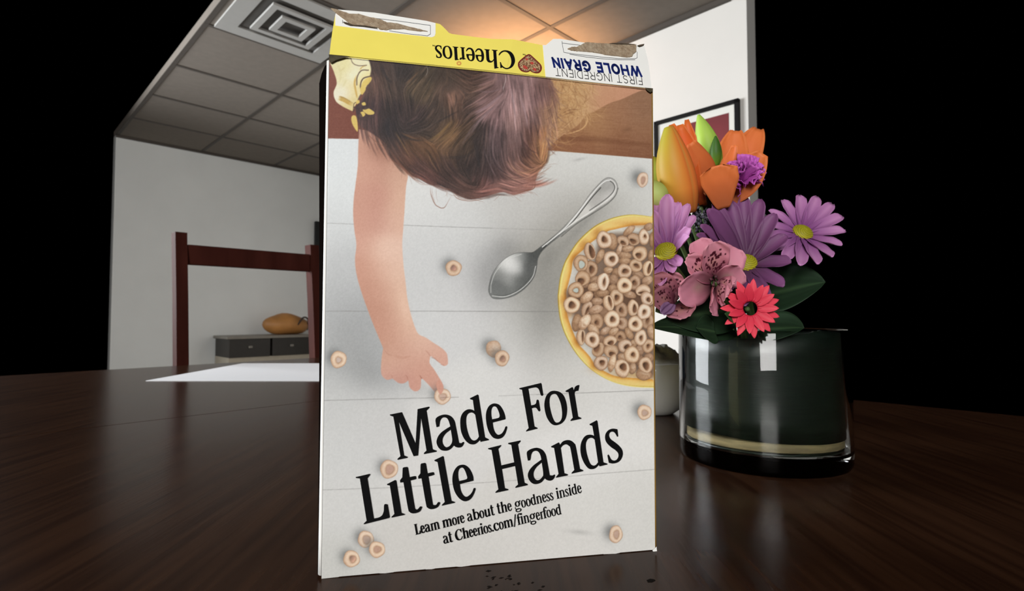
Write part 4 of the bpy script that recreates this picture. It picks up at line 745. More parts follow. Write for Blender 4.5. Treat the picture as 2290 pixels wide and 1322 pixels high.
def sheet(name, shapes, place, m, parent, thick=.00025, smooth_=False, subs=None):
    """flat pieces (outline and holes in pixels) laid on a surface as thin solid card or ink"""
    vs = []; fs = []
    for loops in shapes:
        loops = [[(float(x), float(y)) for x, y in lp] for lp in loops]
        flat = [p for lp in loops for p in lp]
        tris = tessellate_polygon([[Vector((x, y, 0)) for x, y in lp] for lp in loops])
        n = len(vs); k = len(flat)
        P = [place(x, y, 0.) for x, y in flat]; Q = [place(x, y, thick) for x, y in flat]
        vs += Q+P
        area_ = sum((flat[b][0]-flat[a][0])*(flat[c_][1]-flat[a][1])-(flat[b][1]-flat[a][1])*(flat[c_][0]-flat[a][0]) for a, b, c_ in tris)
        for t in tris:
            a, b, c_ = t
            s = (flat[b][0]-flat[a][0])*(flat[c_][1]-flat[a][1])-(flat[b][1]-flat[a][1])*(flat[c_][0]-flat[a][0])
            if s > 0: a, c_ = c_, a
            fs.append((n+a, n+b, n+c_)); fs.append((n+k+c_, n+k+b, n+k+a))
        i0 = n
        for lp in loops:
            L = len(lp)
            for i in range(L): j = (i+1) % L; fs.append((i0+i, i0+j, i0+k+j, i0+k+i))
            i0 += L
    return mesh(name, vs, fs, m, parent, False)
flap_out = [(736.5,124),(739.5,98),(743,72),(749.7,33),(756,21.5),(837,28.5),(953.7,47),(979,52.6),(984,54),(989,58),(997,66),(1004,73.5),(1011,76),(1057,82),(1101,87),(1148,88),(1213.5,101),(1221,101),(1229,94),(1237,87.3),(1254,87.3),(1309,96),(1365,98),(1423,100.7),(1439.6,100),(1443,111),(1449,136),(1452,153.7),(1456,189),(1457,199),(1325,186),(1220,173.5),(1131,164),(954,146),(815,132.5)]
def F_(d): return lambda x, y, t: flap(x, y, d+t)
fl = sheet('top_flap', [[p] for p in split(flap_out)], F_(-.0006), m_yel, bx, .0006)
z1 = lambda L: [(640+x/4.558, y/4.558) for x, y in L]
z8 = lambda L: [(1210+x/8.808, 80+y/8.808) for x, y in L]
z7 = lambda L: [(960+x/8.808, 80+y/8.808) for x, y in L]
wl = [(749.7,33),(756,21.5),(837,28.5),(953.7,47),(974,51.8),(974,75),(972,81),(966,83.5),(860,72),(750,57.5)]
wr = [(1213.5,101),(1221,101),(1229,94),(1237,87.3),(1254,87.3),(1309,96),(1365,98),(1423,100.7),(1439.6,100),(1443,111),(1449,136),(1452,153.7),(1456,189),(1457,199),(1325,186),(1220,173.5)]
for p in (wl, wr): sheet('white_area', [[p]], F_(0), m_white, fl, .0001)
torn = z1([(455,90),(530,108),(640,145),(740,150),(870,185),(960,205),(1030,235),(1130,245),(1250,280),(1340,300),(1440,325),(1340,322),(1200,302),(1080,302),(1020,312),(960,307),(930,287),(800,270),(680,265),(640,240),(590,200),(520,150)])
torn2 = z8([(520,265),(600,235),(700,230),(800,185),(880,140),(1080,155),(1300,165),(1400,170),(1600,175),(1870,190),(1870,320),(1810,370),(1780,420),(1690,435),(1500,410),(1250,380),(1050,340),(850,320),(700,310),(600,300)])
def jag(L, amp, seed):
    r = random.Random(seed); out = []
    for i in range(len(L)):
        a, b = L[i], L[(i+1) % len(L)]
        for k in range(4): t = k/4; out.append((a[0]+(b[0]-a[0])*t+r.uniform(-amp, amp), a[1]+(b[1]-a[1])*t+r.uniform(-amp, amp)))
    return out
for i, t in enumerate((torn, torn2)):
    o = sheet('torn_patch', [[jag(t, .5, i)]], F_(.0001), m_grey, fl, .0005); tag(o, 'torn brown board where the glue pulled the white face away')
def lines(L, w):
    out = []
    for s in L:
        for (ax, ay), (bx_, by) in zip(s[:-1], s[1:]):
            d = math.hypot(bx_-ax, by-ay); nx, ny = -(by-ay)/d*w/2, (bx_-ax)/d*w/2
            out.append([[(ax+nx, ay+ny), (bx_+nx, by+ny), (bx_-nx, by-ny), (ax-nx, ay-ny)]])
    return out
for L in ([z1([(900,188),(1180,222),(1470,262),(1470,350),(1440,368),(1250,348),(1050,316)]), z1([(575,205),(575,240)])], [z8([(410,110),(412,145),(445,330),(600,358),(1240,430),(1560,455),(1850,455),(1890,440),(1890,320)]), z8([(560,368),(900,425),(1240,462),(1560,478),(1850,478)]), z8([(412,148),(770,192)])]): sheet('glue_line', lines(L, .9), F_(.00012), m_line, fl, .0001)
m_torn_shadow = mat('torn_shadow_dark', srgb(78, 66, 52), .9, .2, 300)  # painted shadows below the left tear and corner curl, and a dark strip
for p in ([z1([(575,232),(600,250),(650,268),(780,278),(930,300),(930,294),(800,270),(680,262),(640,245),(600,235)])], [z8([(1330,172),(1400,160),(1560,158),(1880,186),(1700,192),(1480,188)])], [z8([(1882,212),(1930,195),(2022,177),(2025,190),(1985,215),(1930,232)])]): sheet('torn_edge_shadow', [p], F_(.00066), m_torn_shadow, fl, .0001)
m_corner_shade = mat('corner_shade', srgb(74, 66, 46), .8, .3, 300)  # dark colour standing for the shaded gaps at the crushed corners
for p in ([(736,124),(775,127.5),(790,130),(772,131),(752,137),(741,143),(737,140)], [(1440,198),(1458,199.5),(1458,206),(1452,209),(1446,205)]): sheet('crushed_corner_shade', [[p]], lambda x, y, t: on_plane(x, y, BL, NB)+NB*(.0012+t), m_corner_shade, bx, .0002)
sheet('fold_shade_line', lines([[(742,125),(815,133),(954,146.5),(1131,164.5),(1220,174.5),(1325,187),(1440,199)]], 1.2), lambda x, y, t: on_plane(x, y, BL, NB)+NB*(.0013+t), mat('fold_shade', srgb(120, 104, 40), .8, .2, 200), bx, .0001)  # thin dark strip painted as shade under the flap fold
sheet('worn_corner', [[[(1457,1229.5),(1466,1221),(1467,1232),(1460,1233)]]], lambda x, y, t: on_plane(x, y, BL, NB)+NB*(.0012+t), m_white, bx, .0002)
# lettering
GL = em_glyphs()
def ccl(L): return [L]
def place_front(d): return lambda x, y, t: on_plane(x, y, BL, NB)+NB*(.0012+d+t)
hp = head_px()
sheet('headline_lettering', [l for g, l, b in hp], place_front(.0001), m_ink, fp, .00012)
small = set_line('Learn more about the goodness inside', (928.8,1194.6), (1299.5,1100.2), (-4,-23.2), GL) + set_line('at Cheerios.com/fingerfood', (991.8,1214.6), (1254.5,1148), (-4,-23.2), GL)
small = small+[[l+(.45, 0) for l in s] for s in small]
sheet('small_lettering', small, place_front(.0001), m_ink, fp, .00012)
brand = set_line('Cheerios', (1150.5,115.5), (972,101.2), (2.6,40), GL, dotted=False, gap=.03)
sheet('brand_lettering', [[p] for s in brand if len(s) == 1 for p in split(s[0])] + [s for s in brand if len(s) > 1], F_(.00004), m_ink, fl, .0001)
sheet('bold_lettering', sans_line('WHOLE GRAIN', (1429.5,151.6), (1235.5,131), (4.2,18.4), .29, .46, .64), F_(.00012), m_navy, fl, .0001)
sheet('light_lettering', sans_line('FIRST INGREDIENT', (1434.5,173.8), (1241,153), (2.2,16.4), .085, .34, .5), F_(.00012), m_ink, fl, .0001)
sheet('trademark', sans_line('TM', (1176,121.5), (1169.6,120.6), (.2,2.6), .2)+sans_line('TM', (974,101.4), (967.5,100.7), (.2,2.6), .2), F_(.00004), m_ink, fl, .0001)
heart = smooth([(1955,362,1),(1890,398),(1765,508),(1745,580),(1770,650),(1820,700),(1900,722),(1958,712),(1985,692,1),(2020,718),(2090,740),(2160,735),(2205,690),(2217,620),(2190,560),(2110,480),(2000,380)], 5)
hpx = [tuple(p) for p in np.array(z7(heart))]
h0 = sheet('heart_print', [[hpx]], F_(.00002), mat('heart_red', srgb(124, 38, 40), .5, .05, 60), fl, .00008)
hc = np.mean(hpx, 0); hin = [tuple(hc+(np.array(p)-hc)*.885) for p in hpx]
sheet('heart_fill', [[hin]], F_(.00012), mat('heart_brown', srgb(122, 82, 58), .5, .1, 60), h0, .00004)
rr = random.Random(5); rings_ = []; reds = []
hs = np.array(hin)
for k in range(420):
    x, y = rr.uniform(hs[:, 0].min(), hs[:, 0].max()), rr.uniform(hs[:, 1].min(), hs[:, 1].max())
    if poly_sd(hs, np.array([[x]]), np.array([[y]]))[0, 0] > -1.1: continue
    if any((x-a)**2+(y-b)**2 < 2.1 for a, b, _ in rings_): continue
    rings_.append((x, y, rr.uniform(.75, 1.15)))
shp = []
for x, y, r in rings_:
    q = rr.uniform(.6, 1); an = rr.uniform(0, 3)
    def el(k): return [(x+r*k*(math.cos(t)*math.cos(an)-q*math.sin(t)*math.sin(an)), y+r*k*(math.cos(t)*math.sin(an)+q*math.sin(t)*math.cos(an))) for t in np.linspace(0, 2*math.pi, 10)[:-1]]
    shp.append([el(1.15), el(.42)])
sheet('ring_print', shp, F_(.00017), mat('heart_cream', srgb(226, 194, 150), .5, .08, 60), h0, .00004)
sheet('berry_print', [[z7(smooth(p, 4))] for p in ([(1850,590),(1900,600),(1935,640),(1925,665),(1880,655),(1845,625)], [(2040,640),(2090,650),(2110,690),(2090,705),(2050,680)], [(1985,530),(2040,525),(2055,560),(2010,570)], [(1890,455),(1935,450),(1940,480),(1905,490)])], F_(.00022), mat('heart_berry', srgb(196, 78, 66), .5, .1, 60), h0, .00004)
def circ(cx, cy, r): return [(cx+r*math.cos(t), cy+r*.85*math.sin(t)) for t in np.linspace(0, 2*math.pi, 20)[:-1]]
sheet('ring_print', [[circ(1026.3,141.8,5.6), circ(1026.3,141.8,2.2)]], F_(.00004), mat('ring_orange', srgb(222, 164, 84), .5, .1, 60), fl, .00008)
# ---------------- vase, bouquet, bowl
VX, VY, VR, VH = .2545, .552, .080, .130
vase = empty('glass_vase', (VX, VY, TABLE), 'clear round glass vase holding the bouquet on the dark table', 'vase')
m_glass = mat('clear_glass', (1, 1, 1, 1), .0, 0, spec=.5, trans=1, ior=1.3, col2=(.97, 1, .98, 1), scale=2)
prof = [(0, 0), (VR-.006, 0), (VR-.0015, .0015), (VR, .006), (VR, VH-.002), (VR-.001, VH), (VR-.003, VH), (VR-.004, VH-.002), (VR-.004, .018), (VR-.012, .0135), (0, .0125)]
MB().lathe(prof[1:-1], (VX, VY, TABLE), 96).build('tmp', m_glass, vase)
vg = vase.children[0] if vase.children else None
g_ = bpy.data.objects['tmp']; g_.name = 'glass_body'
bm = bmesh.new(); bm.from_mesh(g_.data); bmesh.ops.holes_fill(bm, edges=[e for e in bm.edges if e.is_boundary], sides=0); bmesh.ops.recalc_face_normals(bm, faces=bm.faces); bm.to_mesh(g_.data); bm.free()
auto_smooth(g_, 40)
m_leafd = mat('dark_leaf', srgb(15, 25, 18), .4, .25, 40, .1, 60, stretch=(1, 1, 8))
lw = MB(); vs = []; fs = []; n = 96
for k in range(n+1):
    t = 2*math.pi*k/n*.985+2.9; r = VR-.0062-.0012*math.sin(3*t)**2
    zb = .031+.0015*math.sin(2*t+1)
    for z in np.linspace(zb, VH-.004-.004*math.sin(t*2), 6): vs.append((VX+r*math.cos(t), VY+r*math.sin(t), TABLE+z))
for k in range(n):
    for i in range(5): fs.append((k*6+i, (k+1)*6+i, (k+1)*6+i+1, k*6+i+1))
lw.add(vs, fs); lo = lw.build('leaf_lining', m_leafd); sm_ = lo.modifiers.new('t', 'SOLIDIFY'); sm_.thickness = .0008; sm_.offset = 1
tag(lo, 'dark green leaf wrapped round the inside of the glass vase', 'leaf')
MB().lathe([(.0005, .0215), (VR-.0085, .0215), (VR-.0080, .0225), (VR-.0080, .0285), (VR-.010, .0297), (.0005, .0302)], (VX, VY, TABLE), 64).build('stem_bed', mat('stem_tan', srgb(132, 118, 84), .7, .35, 30, stretch=(1, 1, 6)), None)
ld = MB().lathe([(.0005, .0185), (VR-.009, .0185), (VR-.0085, .0195), (VR-.009, .0208), (.0005, .0212)], (VX, VY, TABLE), 64).build('leaf_disc', m_leafd); tag(ld, 'dark leaf lying flat under the stems on the vase bottom', 'leaf')
tag(bpy.data.objects['stem_bed'], 'pale bed of cut stems at the bottom of the vase', 'stems', kind='stuff')

m_petal = attr_mat('petal', .55, 0, spec=.3, sub=.06)
def L_(a, b, t): return tuple(a[i]+(b[i]-a[i])*t for i in range(3))
def lin(c): return srgb(*c)
def petal(mb, base, tip, width, face, bend=0., cup=0., prof=None, col=None, ns=14, nt=9, thick=.0005, twist=0., ruffle=0., ph=0.):
    base, tip, face = Vector(base), Vector(tip), Vector(face)
    a = tip-base; L = a.length; d = a.normalized(); nrm = (face-d*face.dot(d)).normalized(); s = d.cross(nrm)
    prof = prof or (lambda t: math.sin(math.pi*min(1, .08+.92*t)**.8)**.7)
    V = []; Cc = []
    for side in (0, 1):
        for i in range(ns+1):
            t = i/ns; wd = width*max(prof(t), .015)
            q = nrm*math.cos(twist*t)+s*math.sin(twist*t); r = s*math.cos(twist*t)-nrm*math.sin(twist*t)
            for j in range(nt+1):
                w = j/nt*2-1; edge = 1-w*w
                p = base+a*t+r*(w*wd/2)+q*(bend*L*math.sin(math.pi*t*.5)**2*1.0+cup*wd*w*w+ruffle*math.sin(9*w+14*t+ph)*abs(w)*t)
                if side: p = p-q*(thick*(.2+edge)*math.sin(math.pi*min(max(t, .03), .97))**.3)
                V.append(p); c_ = col(t, w, side) if col else (200, 120, 180); Cc.append(lin(c_))
    k = (ns+1)*(nt+1); fcs = []
    for i in range(ns):
        for j in range(nt):
            q = i*(nt+1)+j; fcs.append((q, q+1, q+nt+2, q+nt+1)); fcs.append((k+q, k+q+nt+1, k+q+nt+2, k+q+1))
    for i in range(ns):
        for j in (0, nt): q = i*(nt+1)+j; e = (q, q+nt+1, k+q+nt+1, k+q); fcs.append(e if j == 0 else e[::-1])
    for j in range(nt):
        for i in (0, ns): q = i*(nt+1)+j; e = (q, k+q, k+q+1, q+1); fcs.append(e if i == 0 else e[::-1])
    n = len(mb.v); mb.v += V; mb.f += [tuple(x+n for x in f) for f in fcs]; mb.c += Cc
    return mb
def pbuild(mb, name, parent): 
    o = mb.build(name, m_petal, parent, True, True); return o
def bud(mb, base, tip, r, col, prof=None, ridges=3, depth=.12, n=36, m=22, bend=None, flat=1.):
    base, tip = Vector(base), Vector(tip); a = tip-base; d = a.normalized(); x = d.cross(Vector((0, 1, 0))).normalized(); y = d.cross(x)
    prof = prof or (lambda t: max(.02, math.sin(math.pi*(t*.93+.04)**.85))**.85)
    V = []; Cc = []; bend = bend or Vector((0, 0, 0))
    for i in range(m+1):
        t = i/m; R = r*prof(t)
        for k in range(n):
            q = 2*math.pi*k/n; rr_ = R*(1+depth*(abs(math.sin(ridges*q/2))**.6-.6))
            V.append(base+a*t+bend*math.sin(math.pi*t)+x*(rr_*math.cos(q))+y*(rr_*math.sin(q)*flat)); Cc.append(lin(col(t, q)))
    fcs = [(i*n+k, i*n+(k+1) % n, (i+1)*n+(k+1) % n, (i+1)*n+k) for i in range(m) for k in range(n)]
    fcs += [tuple(range(n))[::-1], tuple(range(m*n, m*n+n))]
    o = len(mb.v); mb.v += V; mb.f += [tuple(q+o for q in f) for f in fcs]; mb.c += Cc
    return mb
m_stem = mat('stem_green', srgb(70, 92, 44), .6, .15, 60)
def stem_to(parent, p, r=.002):
    q = Vector((VX+(p[0]-VX)*.35, VY+(p[1]-VY)*.35, TABLE+.036)); mid = Vector((VX+(p[0]-VX)*.45, VY+(p[1]-VY)*.45, TABLE+VH))
    MB().tube(bez([p, Vector(p).lerp(mid, .5), mid, q]), r, 8).build('stem', m_stem, parent)
front = Vector((-.25, -1, .1))
# 1 the big closed lily bud
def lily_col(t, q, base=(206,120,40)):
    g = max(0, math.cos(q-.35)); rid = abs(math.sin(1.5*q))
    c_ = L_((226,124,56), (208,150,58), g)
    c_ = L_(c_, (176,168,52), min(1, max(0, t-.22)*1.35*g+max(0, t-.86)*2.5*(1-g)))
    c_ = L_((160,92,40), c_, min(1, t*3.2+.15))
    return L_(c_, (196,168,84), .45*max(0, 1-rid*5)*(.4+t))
b1 = empty('lily_bud', at(1538, 474, .505), 'large closed orange and yellow lily bud at the left of the bouquet', 'flower')
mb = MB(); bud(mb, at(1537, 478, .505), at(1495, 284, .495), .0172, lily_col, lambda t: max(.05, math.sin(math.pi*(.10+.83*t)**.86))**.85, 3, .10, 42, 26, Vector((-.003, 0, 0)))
pbuild(mb, 'petals', b1); stem_to(b1, at(1538, 476, .505))
# 2 second, reddish lily bud opening behind it
b2 = empty('lily_bud', at(1566, 455, .525), 'deep orange lily bud parting its petals behind the large bud', 'flower')
mb = MB()
deep = lambda t, w, s: L_(L_((150,62,18), (226,104,44), min(1, t*1.5)), (206,132,60), .5*max(0, abs(w)-.6)+max(0, t-.85)*2)
for (bx0, by0), (tx, ty), wd, Y0, Y1, be in (((1560,460),(1500,280),.018,.525,.515,.05),((1562,460),(1519,281),.019,.52,.51,.06),((1566,460),(1536,266),.013,.528,.525,-.03),((1570,462),(1512,290),.018,.54,.54,.05)):
    petal(mb, at(bx0, by0, Y0), at(tx, ty, Y1), wd, front, be, .22, lambda t: (.35+.65*math.sin(math.pi*(.1+.62*t)))*(1-max(0, t-.8)*3.2), deep)
pbuild(mb, 'petals', b2); stem_to(b2, at(1566, 458, .525))
# 3 open orange lily
b3 = empty('orange_lily', at(1618, 452, .52), 'open orange lily with broad curled petals at the right of the buds', 'flower')
org_ = lambda t, w, s: L_(L_((150,78,44), (222,116,62), min(1, .2+t*1.1)), (236,140,72), .6*max(0, t-.55)+.25*max(0, abs(w)-.7))
bro = lambda t: max(.04, math.sin(math.pi*(.12+.80*t)))**.8
for (p0, p1, wd, Y0, Y1, be, cu, fc) in (((1606,440),(1541,318),.026,.525,.505,.10,-.25,front),((1618,466),(1602,370),.0335,.50,.487,.04,.12,front),((1620,445),(1648,285),.034,.53,.535,-.1,.2,front),((1622,440),(1628,328),.020,.52,.50,-.2,.3,Vector((-1,-.6,.2))),((1622,450),(1706,345),.034,.52,.50,.12,.15,front),((1620,445),(1690,300),.032,.54,.56,.1,.2,front)):
    mb = MB(); petal(mb, at(*p0, Y0), at(*p1, Y1), wd, fc, be, cu, (lambda t: (.3+.7*min(1, t/.65)**.8)*(1 if t < .9 else max(.35, 1-(t-.9)*6.5))) if p1[1] == 370 else bro, org_, 18, 10, .0007, 0, .0012, p0[0]); pbuild(mb, 'petal', b3)
stem_to(b3, at(1618, 455, .525))
# 4 green buds
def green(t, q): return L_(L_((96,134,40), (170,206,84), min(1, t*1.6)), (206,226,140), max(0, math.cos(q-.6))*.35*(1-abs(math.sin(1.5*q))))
g1 = empty('green_lily_bud', at(1600, 372, .54), 'pale green lily bud standing tallest in the bouquet', 'flower')
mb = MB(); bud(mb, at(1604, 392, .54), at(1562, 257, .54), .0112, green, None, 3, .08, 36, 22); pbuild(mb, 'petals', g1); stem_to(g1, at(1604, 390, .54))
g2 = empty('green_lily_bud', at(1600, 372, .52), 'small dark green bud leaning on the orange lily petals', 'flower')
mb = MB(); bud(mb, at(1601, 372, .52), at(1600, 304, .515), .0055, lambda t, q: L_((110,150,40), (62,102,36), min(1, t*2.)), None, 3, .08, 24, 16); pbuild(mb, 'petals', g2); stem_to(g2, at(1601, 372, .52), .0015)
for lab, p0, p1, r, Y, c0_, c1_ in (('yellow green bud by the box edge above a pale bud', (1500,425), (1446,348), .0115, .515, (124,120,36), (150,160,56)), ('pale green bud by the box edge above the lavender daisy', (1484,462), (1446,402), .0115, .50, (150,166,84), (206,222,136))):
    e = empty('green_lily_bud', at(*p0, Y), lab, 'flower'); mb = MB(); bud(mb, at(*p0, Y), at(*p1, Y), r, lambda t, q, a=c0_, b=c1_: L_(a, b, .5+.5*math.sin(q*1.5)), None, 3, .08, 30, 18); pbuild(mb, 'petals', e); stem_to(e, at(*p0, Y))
# 5, 6 daisies
def daisy(c0, ax, tips, label, petc, disc=True, Yc=.485, rd=.0098, wd=.0115):
    e = empty('daisy', c0, label, 'flower'); ax = Vector(ax).normalized(); c0 = Vector(c0)
    for k, (tx, ty, Y, w_) in enumerate(tips):
        tp = at(tx, ty, Y); dirn = (tp-c0); rad = (dirn-ax*dirn.dot(ax)).normalized()
        mb = MB(); petal(mb, c0+rad*rd*.7-ax*.001, tp, wd*w_, ax, .05, .22, lambda t: (.42+.58*math.sin(math.pi*(.08+.75*t)))*(1-max(0, t-.86)*4.2)**.6 if t < .995 else .22, petc, 14, 8, .0004, 0, .0006, k*1.7); pbuild(mb, 'petal', e)
    if disc:
        V = []; Cc = []; fcs = []; x = ax.cross(Vector((0, 0, 1))).normalized(); y = ax.cross(x); n, m = 64, 26
        rdm = random.Random(3)
        for i in range(m+1):
            t = i/m*math.pi*.55
            for k in range(n):
                q = 2*math.pi*k/n; bump = .0005*(math.sin(i*2.3+ (k*1.0))*math.sin(k*2.0+i))
                R = rd+bump; V.append(c0+(x*math.cos(q)+y*math.sin(q))*(R*math.sin(t))+ax*((R*.55)*math.cos(t)))
                Cc.append(lin(L_((120,118,20), (196,186,44), .5+.5*math.sin(i*2.3+k)*math.sin(k*2.+i)+(.15 if i > m*.6 else -.1))))
        for i in range(m):
            for k in range(n): fcs.append((i*n+k, (i+1)*n+k, (i+1)*n+(k+1) % n, i*n+(k+1) % n))
        fcs.append(tuple(range(n)))
        mb = MB(); mb.v = V; mb.f = fcs; mb.c = Cc; pbuild(mb, 'disc', e)
    stem_to(e, c0-ax*.004); return e
lav = lambda t, w, s: L_(L_((120,64,122), (186,126,178), min(1, t*1.3)), (208,154,196), .5*max(0, 1-abs(w)*2)*t)
dp = at(1489, 563, .478)
daisy(dp, (-.35, -.72, .5), [(1494,436,.485,1.25),(1468,446,.5,1.),(1512,452,.497,1.),(1522,455,.485,.8),(1542,458,.482,1.0),(1556,485,.478,.95),(1548,512,.462,1.1),(1544,530,.455,1.),(1455,470,.49,1.1),(1440,505,.485,1.1),(1436,555,.478,1.1),(1444,610,.470,1.),(1458,640,.47,1.),(1478,642,.466,.9),(1506,612,.462,.9),(1522,596,.460,1.)], 'lavender daisy with yellow green centre beside the box', lav)
mau = lambda t, w, s: L_(L_((78,44,74), (120,70,116), min(1, t*1.2)), (138,84,130), .4*max(0, 1-abs(w)*2)*t)
d2 = at(1668, 588, .50)
daisy(d2, (-.25, -.75, .6), [(1576,470,.49,1.6),(1592,455,.505,1.3),(1560,508,.485,1.25),(1552,530,.48,1.2),(1632,450,.51,1.2),(1620,438,.515,1.),(1662,440,.515,1.2),(1700,448,.51,1.3),(1735,480,.50,1.3),(1762,530,.49,1.3),(1770,590,.48,1.3),(1752,645,.47,1.2),(1715,680,.46,1.2),(1665,690,.46,1.2),(1612,665,.47,1.2),(1560,580,.48,1.2)], 'dusky mauve daisy turned away behind the spotted pink lily', mau)
d3 = at(1795, 520, .53)
daisy(d3, (.1, -.75, .6), [(1795+95*math.cos(k*2*math.pi/15), 520+80*math.sin(k*2*math.pi/15), .53-.04*math.sin(k*2*math.pi/15)*1.-.005, 1.1) for k in range(15)], 'lavender daisy at the far right side of the bouquet', lav)
# 7, 8 spotted pink alstroemerias
def astro(spots, k):
    rdm = random.Random(k); S_ = [(rdm.uniform(.12, .74), rdm.uniform(-.75, .75), rdm.uniform(.018, .045), rdm.uniform(.045, .09)) for _ in range(spots)]
    def col(t, w, s):
        c_ = L_(L_((88,36,52), (214,136,154), min(1, t*2.)), (226,158,174), max(0, t-.5))  # petal base tinted darker as painted shade in the throat
        c_ = L_(c_, (206,160,136), .6*max(0, 1-abs(w)*1.6)*max(0, 1-abs(t-.42)*3))
        for a, b, lt, lw_ in S_:
            if abs(t-a) < lt and abs(w-b) < lw_: return (74,20,36)
        return c_
    return col
plain = lambda t, w, s: L_(L_((96,52,60), (212,138,158), min(1, t*1.8)), (176,158,136), .6*max(0, 1-abs(w)*2.)*max(0, 1-abs(t-.4)*3.4))  # same darkened throat on the unspotted petals
rnd = lambda t: max(.05, math.sin(math.pi*(.1+.70*t)))**.75*(1-max(0, t-.9)*3)
e = empty('alstroemeria', at(1598, 628, .462), 'open pink alstroemeria with dark streaks in the middle of the bouquet', 'flower')
for p0, p1, wd, Y1, be, sp, fc in (((1594,618),(1552,540),.026,.474,.10,0,(-.2,-1,.5)),((1597,618),(1590,541),.0275,.458,.06,50,(0,-1,.35)),((1590,626),(1530,578),.0215,.456,.06,46,(-.3,-1,.3)),((1604,620),(1640,552),.030,.470,.05,0,(.3,-1,.4)),((1590,636),(1508,650),.0305,.452,.10,0,(-.1,-1,-.25)),((1596,640),(1578,694),.024,.450,.10,0,(0,-1,-.6)),((1604,632),(1634,640),.018,.448,.05,20,(.4,-1,-.3)),((1600,638),(1618,668),.020,.448,.05,20,(.2,-1,-.6)),((1606,628),(1658,600),.026,.462,.08,0,(.5,-1,0))):
    mb = MB(); petal(mb, at(*p0, .474), at(*p1, Y1), wd, fc, be, .16, rnd, astro(sp, p1[0]) if sp else plain, 44 if sp else 16, 36 if sp else 10, .0005, 0, .0012, p1[0]*.7); pbuild(mb, 'petal', e)
for dx, dy in ((-6, -4), (2, -8), (6, 2), (-2, 5)): 
    mb = MB(); mb.tube(bez([at(1598, 628, .464), at(1598+dx*.8, 628+dy*.8, .455), at(1598+dx*1.5, 628+dy*1.5+3, .449)]), [.0006]*24+[.0014], 7); mb.c = [lin((110,70,80))]*len(mb.v); pbuild(mb, 'stamen', e)
stem_to(e, at(1598, 630, .468))
e = empty('alstroemeria', at(1508, 672, .470), 'smaller streaked pink alstroemeria at the lower left beside the box', 'flower')
dk_ = lambda f, k=.82: (lambda t, w, s: tuple(v*k for v in f(t, w, s)))
for p0, p1, wd, Y1, be, sp in (((1510,668),(1452,622),.026,.466,.08,40),((1512,662),(1492,612),.022,.470,.05,30),((1508,674),(1452,664),.022,.458,.06,20),((1506,678),(1478,704),.011,.452,.05,0),((1514,680),(1532,716),.026,.455,.08,12),((1512,676),(1460,640),.02,.475,.05,0)):
    mb = MB(); petal(mb, at(*p0, .474), at(*p1, Y1), wd, front, be, .14, rnd, dk_(astro(sp, p1[0])) if sp else (dk_(plain) if wd > .012 else (lambda t, w, s: (150,116,156) if abs(abs(w)-.45) > .12 else (96,62,104))), 40 if sp else 16, 30 if sp else 10, .0005, 0, .0009, p1[0]*.7); pbuild(mb, 'petal', e)
stem_to(e, at(1510, 676, .478))
# 9 red gerbera, 10 magenta carnation, 11 dark filler heads
e = empty('gerbera', at(1678, 690, .455), 'coral red gerbera at the right of the bouquet low over the vase', 'flower'); gc = at(1678, 690, .455)
red = lambda t, w, s: L_((206,40,66), (236,72,92), t)
for k in range(22):
    q = 2*math.pi*k/22; R = .0255 if k % 2 else .022
    mb = MB(); petal(mb, gc+Vector((.006*math.cos(q), 0, .006*math.sin(q))), gc+Vector((R*math.cos(q), -.004+.006*(k % 2), R*math.sin(q))), .0075, front, .1, .12, None, red, 10, 6, .0004); pbuild(mb, 'petal', e)
mb = MB(); bud(mb, gc+Vector((0, .004, 0)), gc+Vector((0, -.006, 0)), .0085, lambda t, q: L_((120,22,40), (216,150,60), t*.6), None, 9, .1, 36, 10); pbuild(mb, 'disc', e); stem_to(e, gc+Vector((0, .006, 0)))
e = empty('carnation', at(1662, 388, .50), 'bright magenta ruffled carnation at the right of the open lily', 'flower'); cc = at(1664, 398, .505); rdm = random.Random(8)
for k in range(26):
    q = rdm.uniform(0, 2*math.pi); f_ = rdm.uniform(.1, 1); R = .0185
    tp = cc+Vector((R*f_*math.cos(q), -.012*(1-f_)-.006, R*f_*math.sin(q)+.003))
    mb = MB(); petal(mb, cc+Vector((0, .006, -.004)), tp, .013, front+Vector((math.cos(q), 0, math.sin(q))), .1, .2, lambda t: .2+.8*t**.8, lambda t, w, s: L_((140,50,130), (200,100,194), t), 10, 10, .0003, 0, .0022, k); pbuild(mb, 'petal', e)
stem_to(e, cc+Vector((0, .008, -.004)))
e = empty('filler_sprig', at(1562, 490, .515), 'dark grey sprig of tiny buds under the lily buds', 'flower'); rdm = random.Random(4); mb = MB()
for k in range(150):
    p = at(1566+rdm.gauss(0, 17), 492+rdm.gauss(0, 14), .512+rdm.uniform(-.006, .008)); c_ = rdm.choice(((58,56,66),(84,82,94),(40,38,46),(104,102,112)))
    r = rdm.uniform(.0009, .0019); bud(mb, p-Vector((0, 0, r)), p+Vector((rdm.uniform(-r, r), 0, r)), r*.8, lambda t, q, c=c_: c, None, 3, .1, 7, 5)
pbuild(mb, 'buds', e); stem_to(e, at(1564, 505, .518))
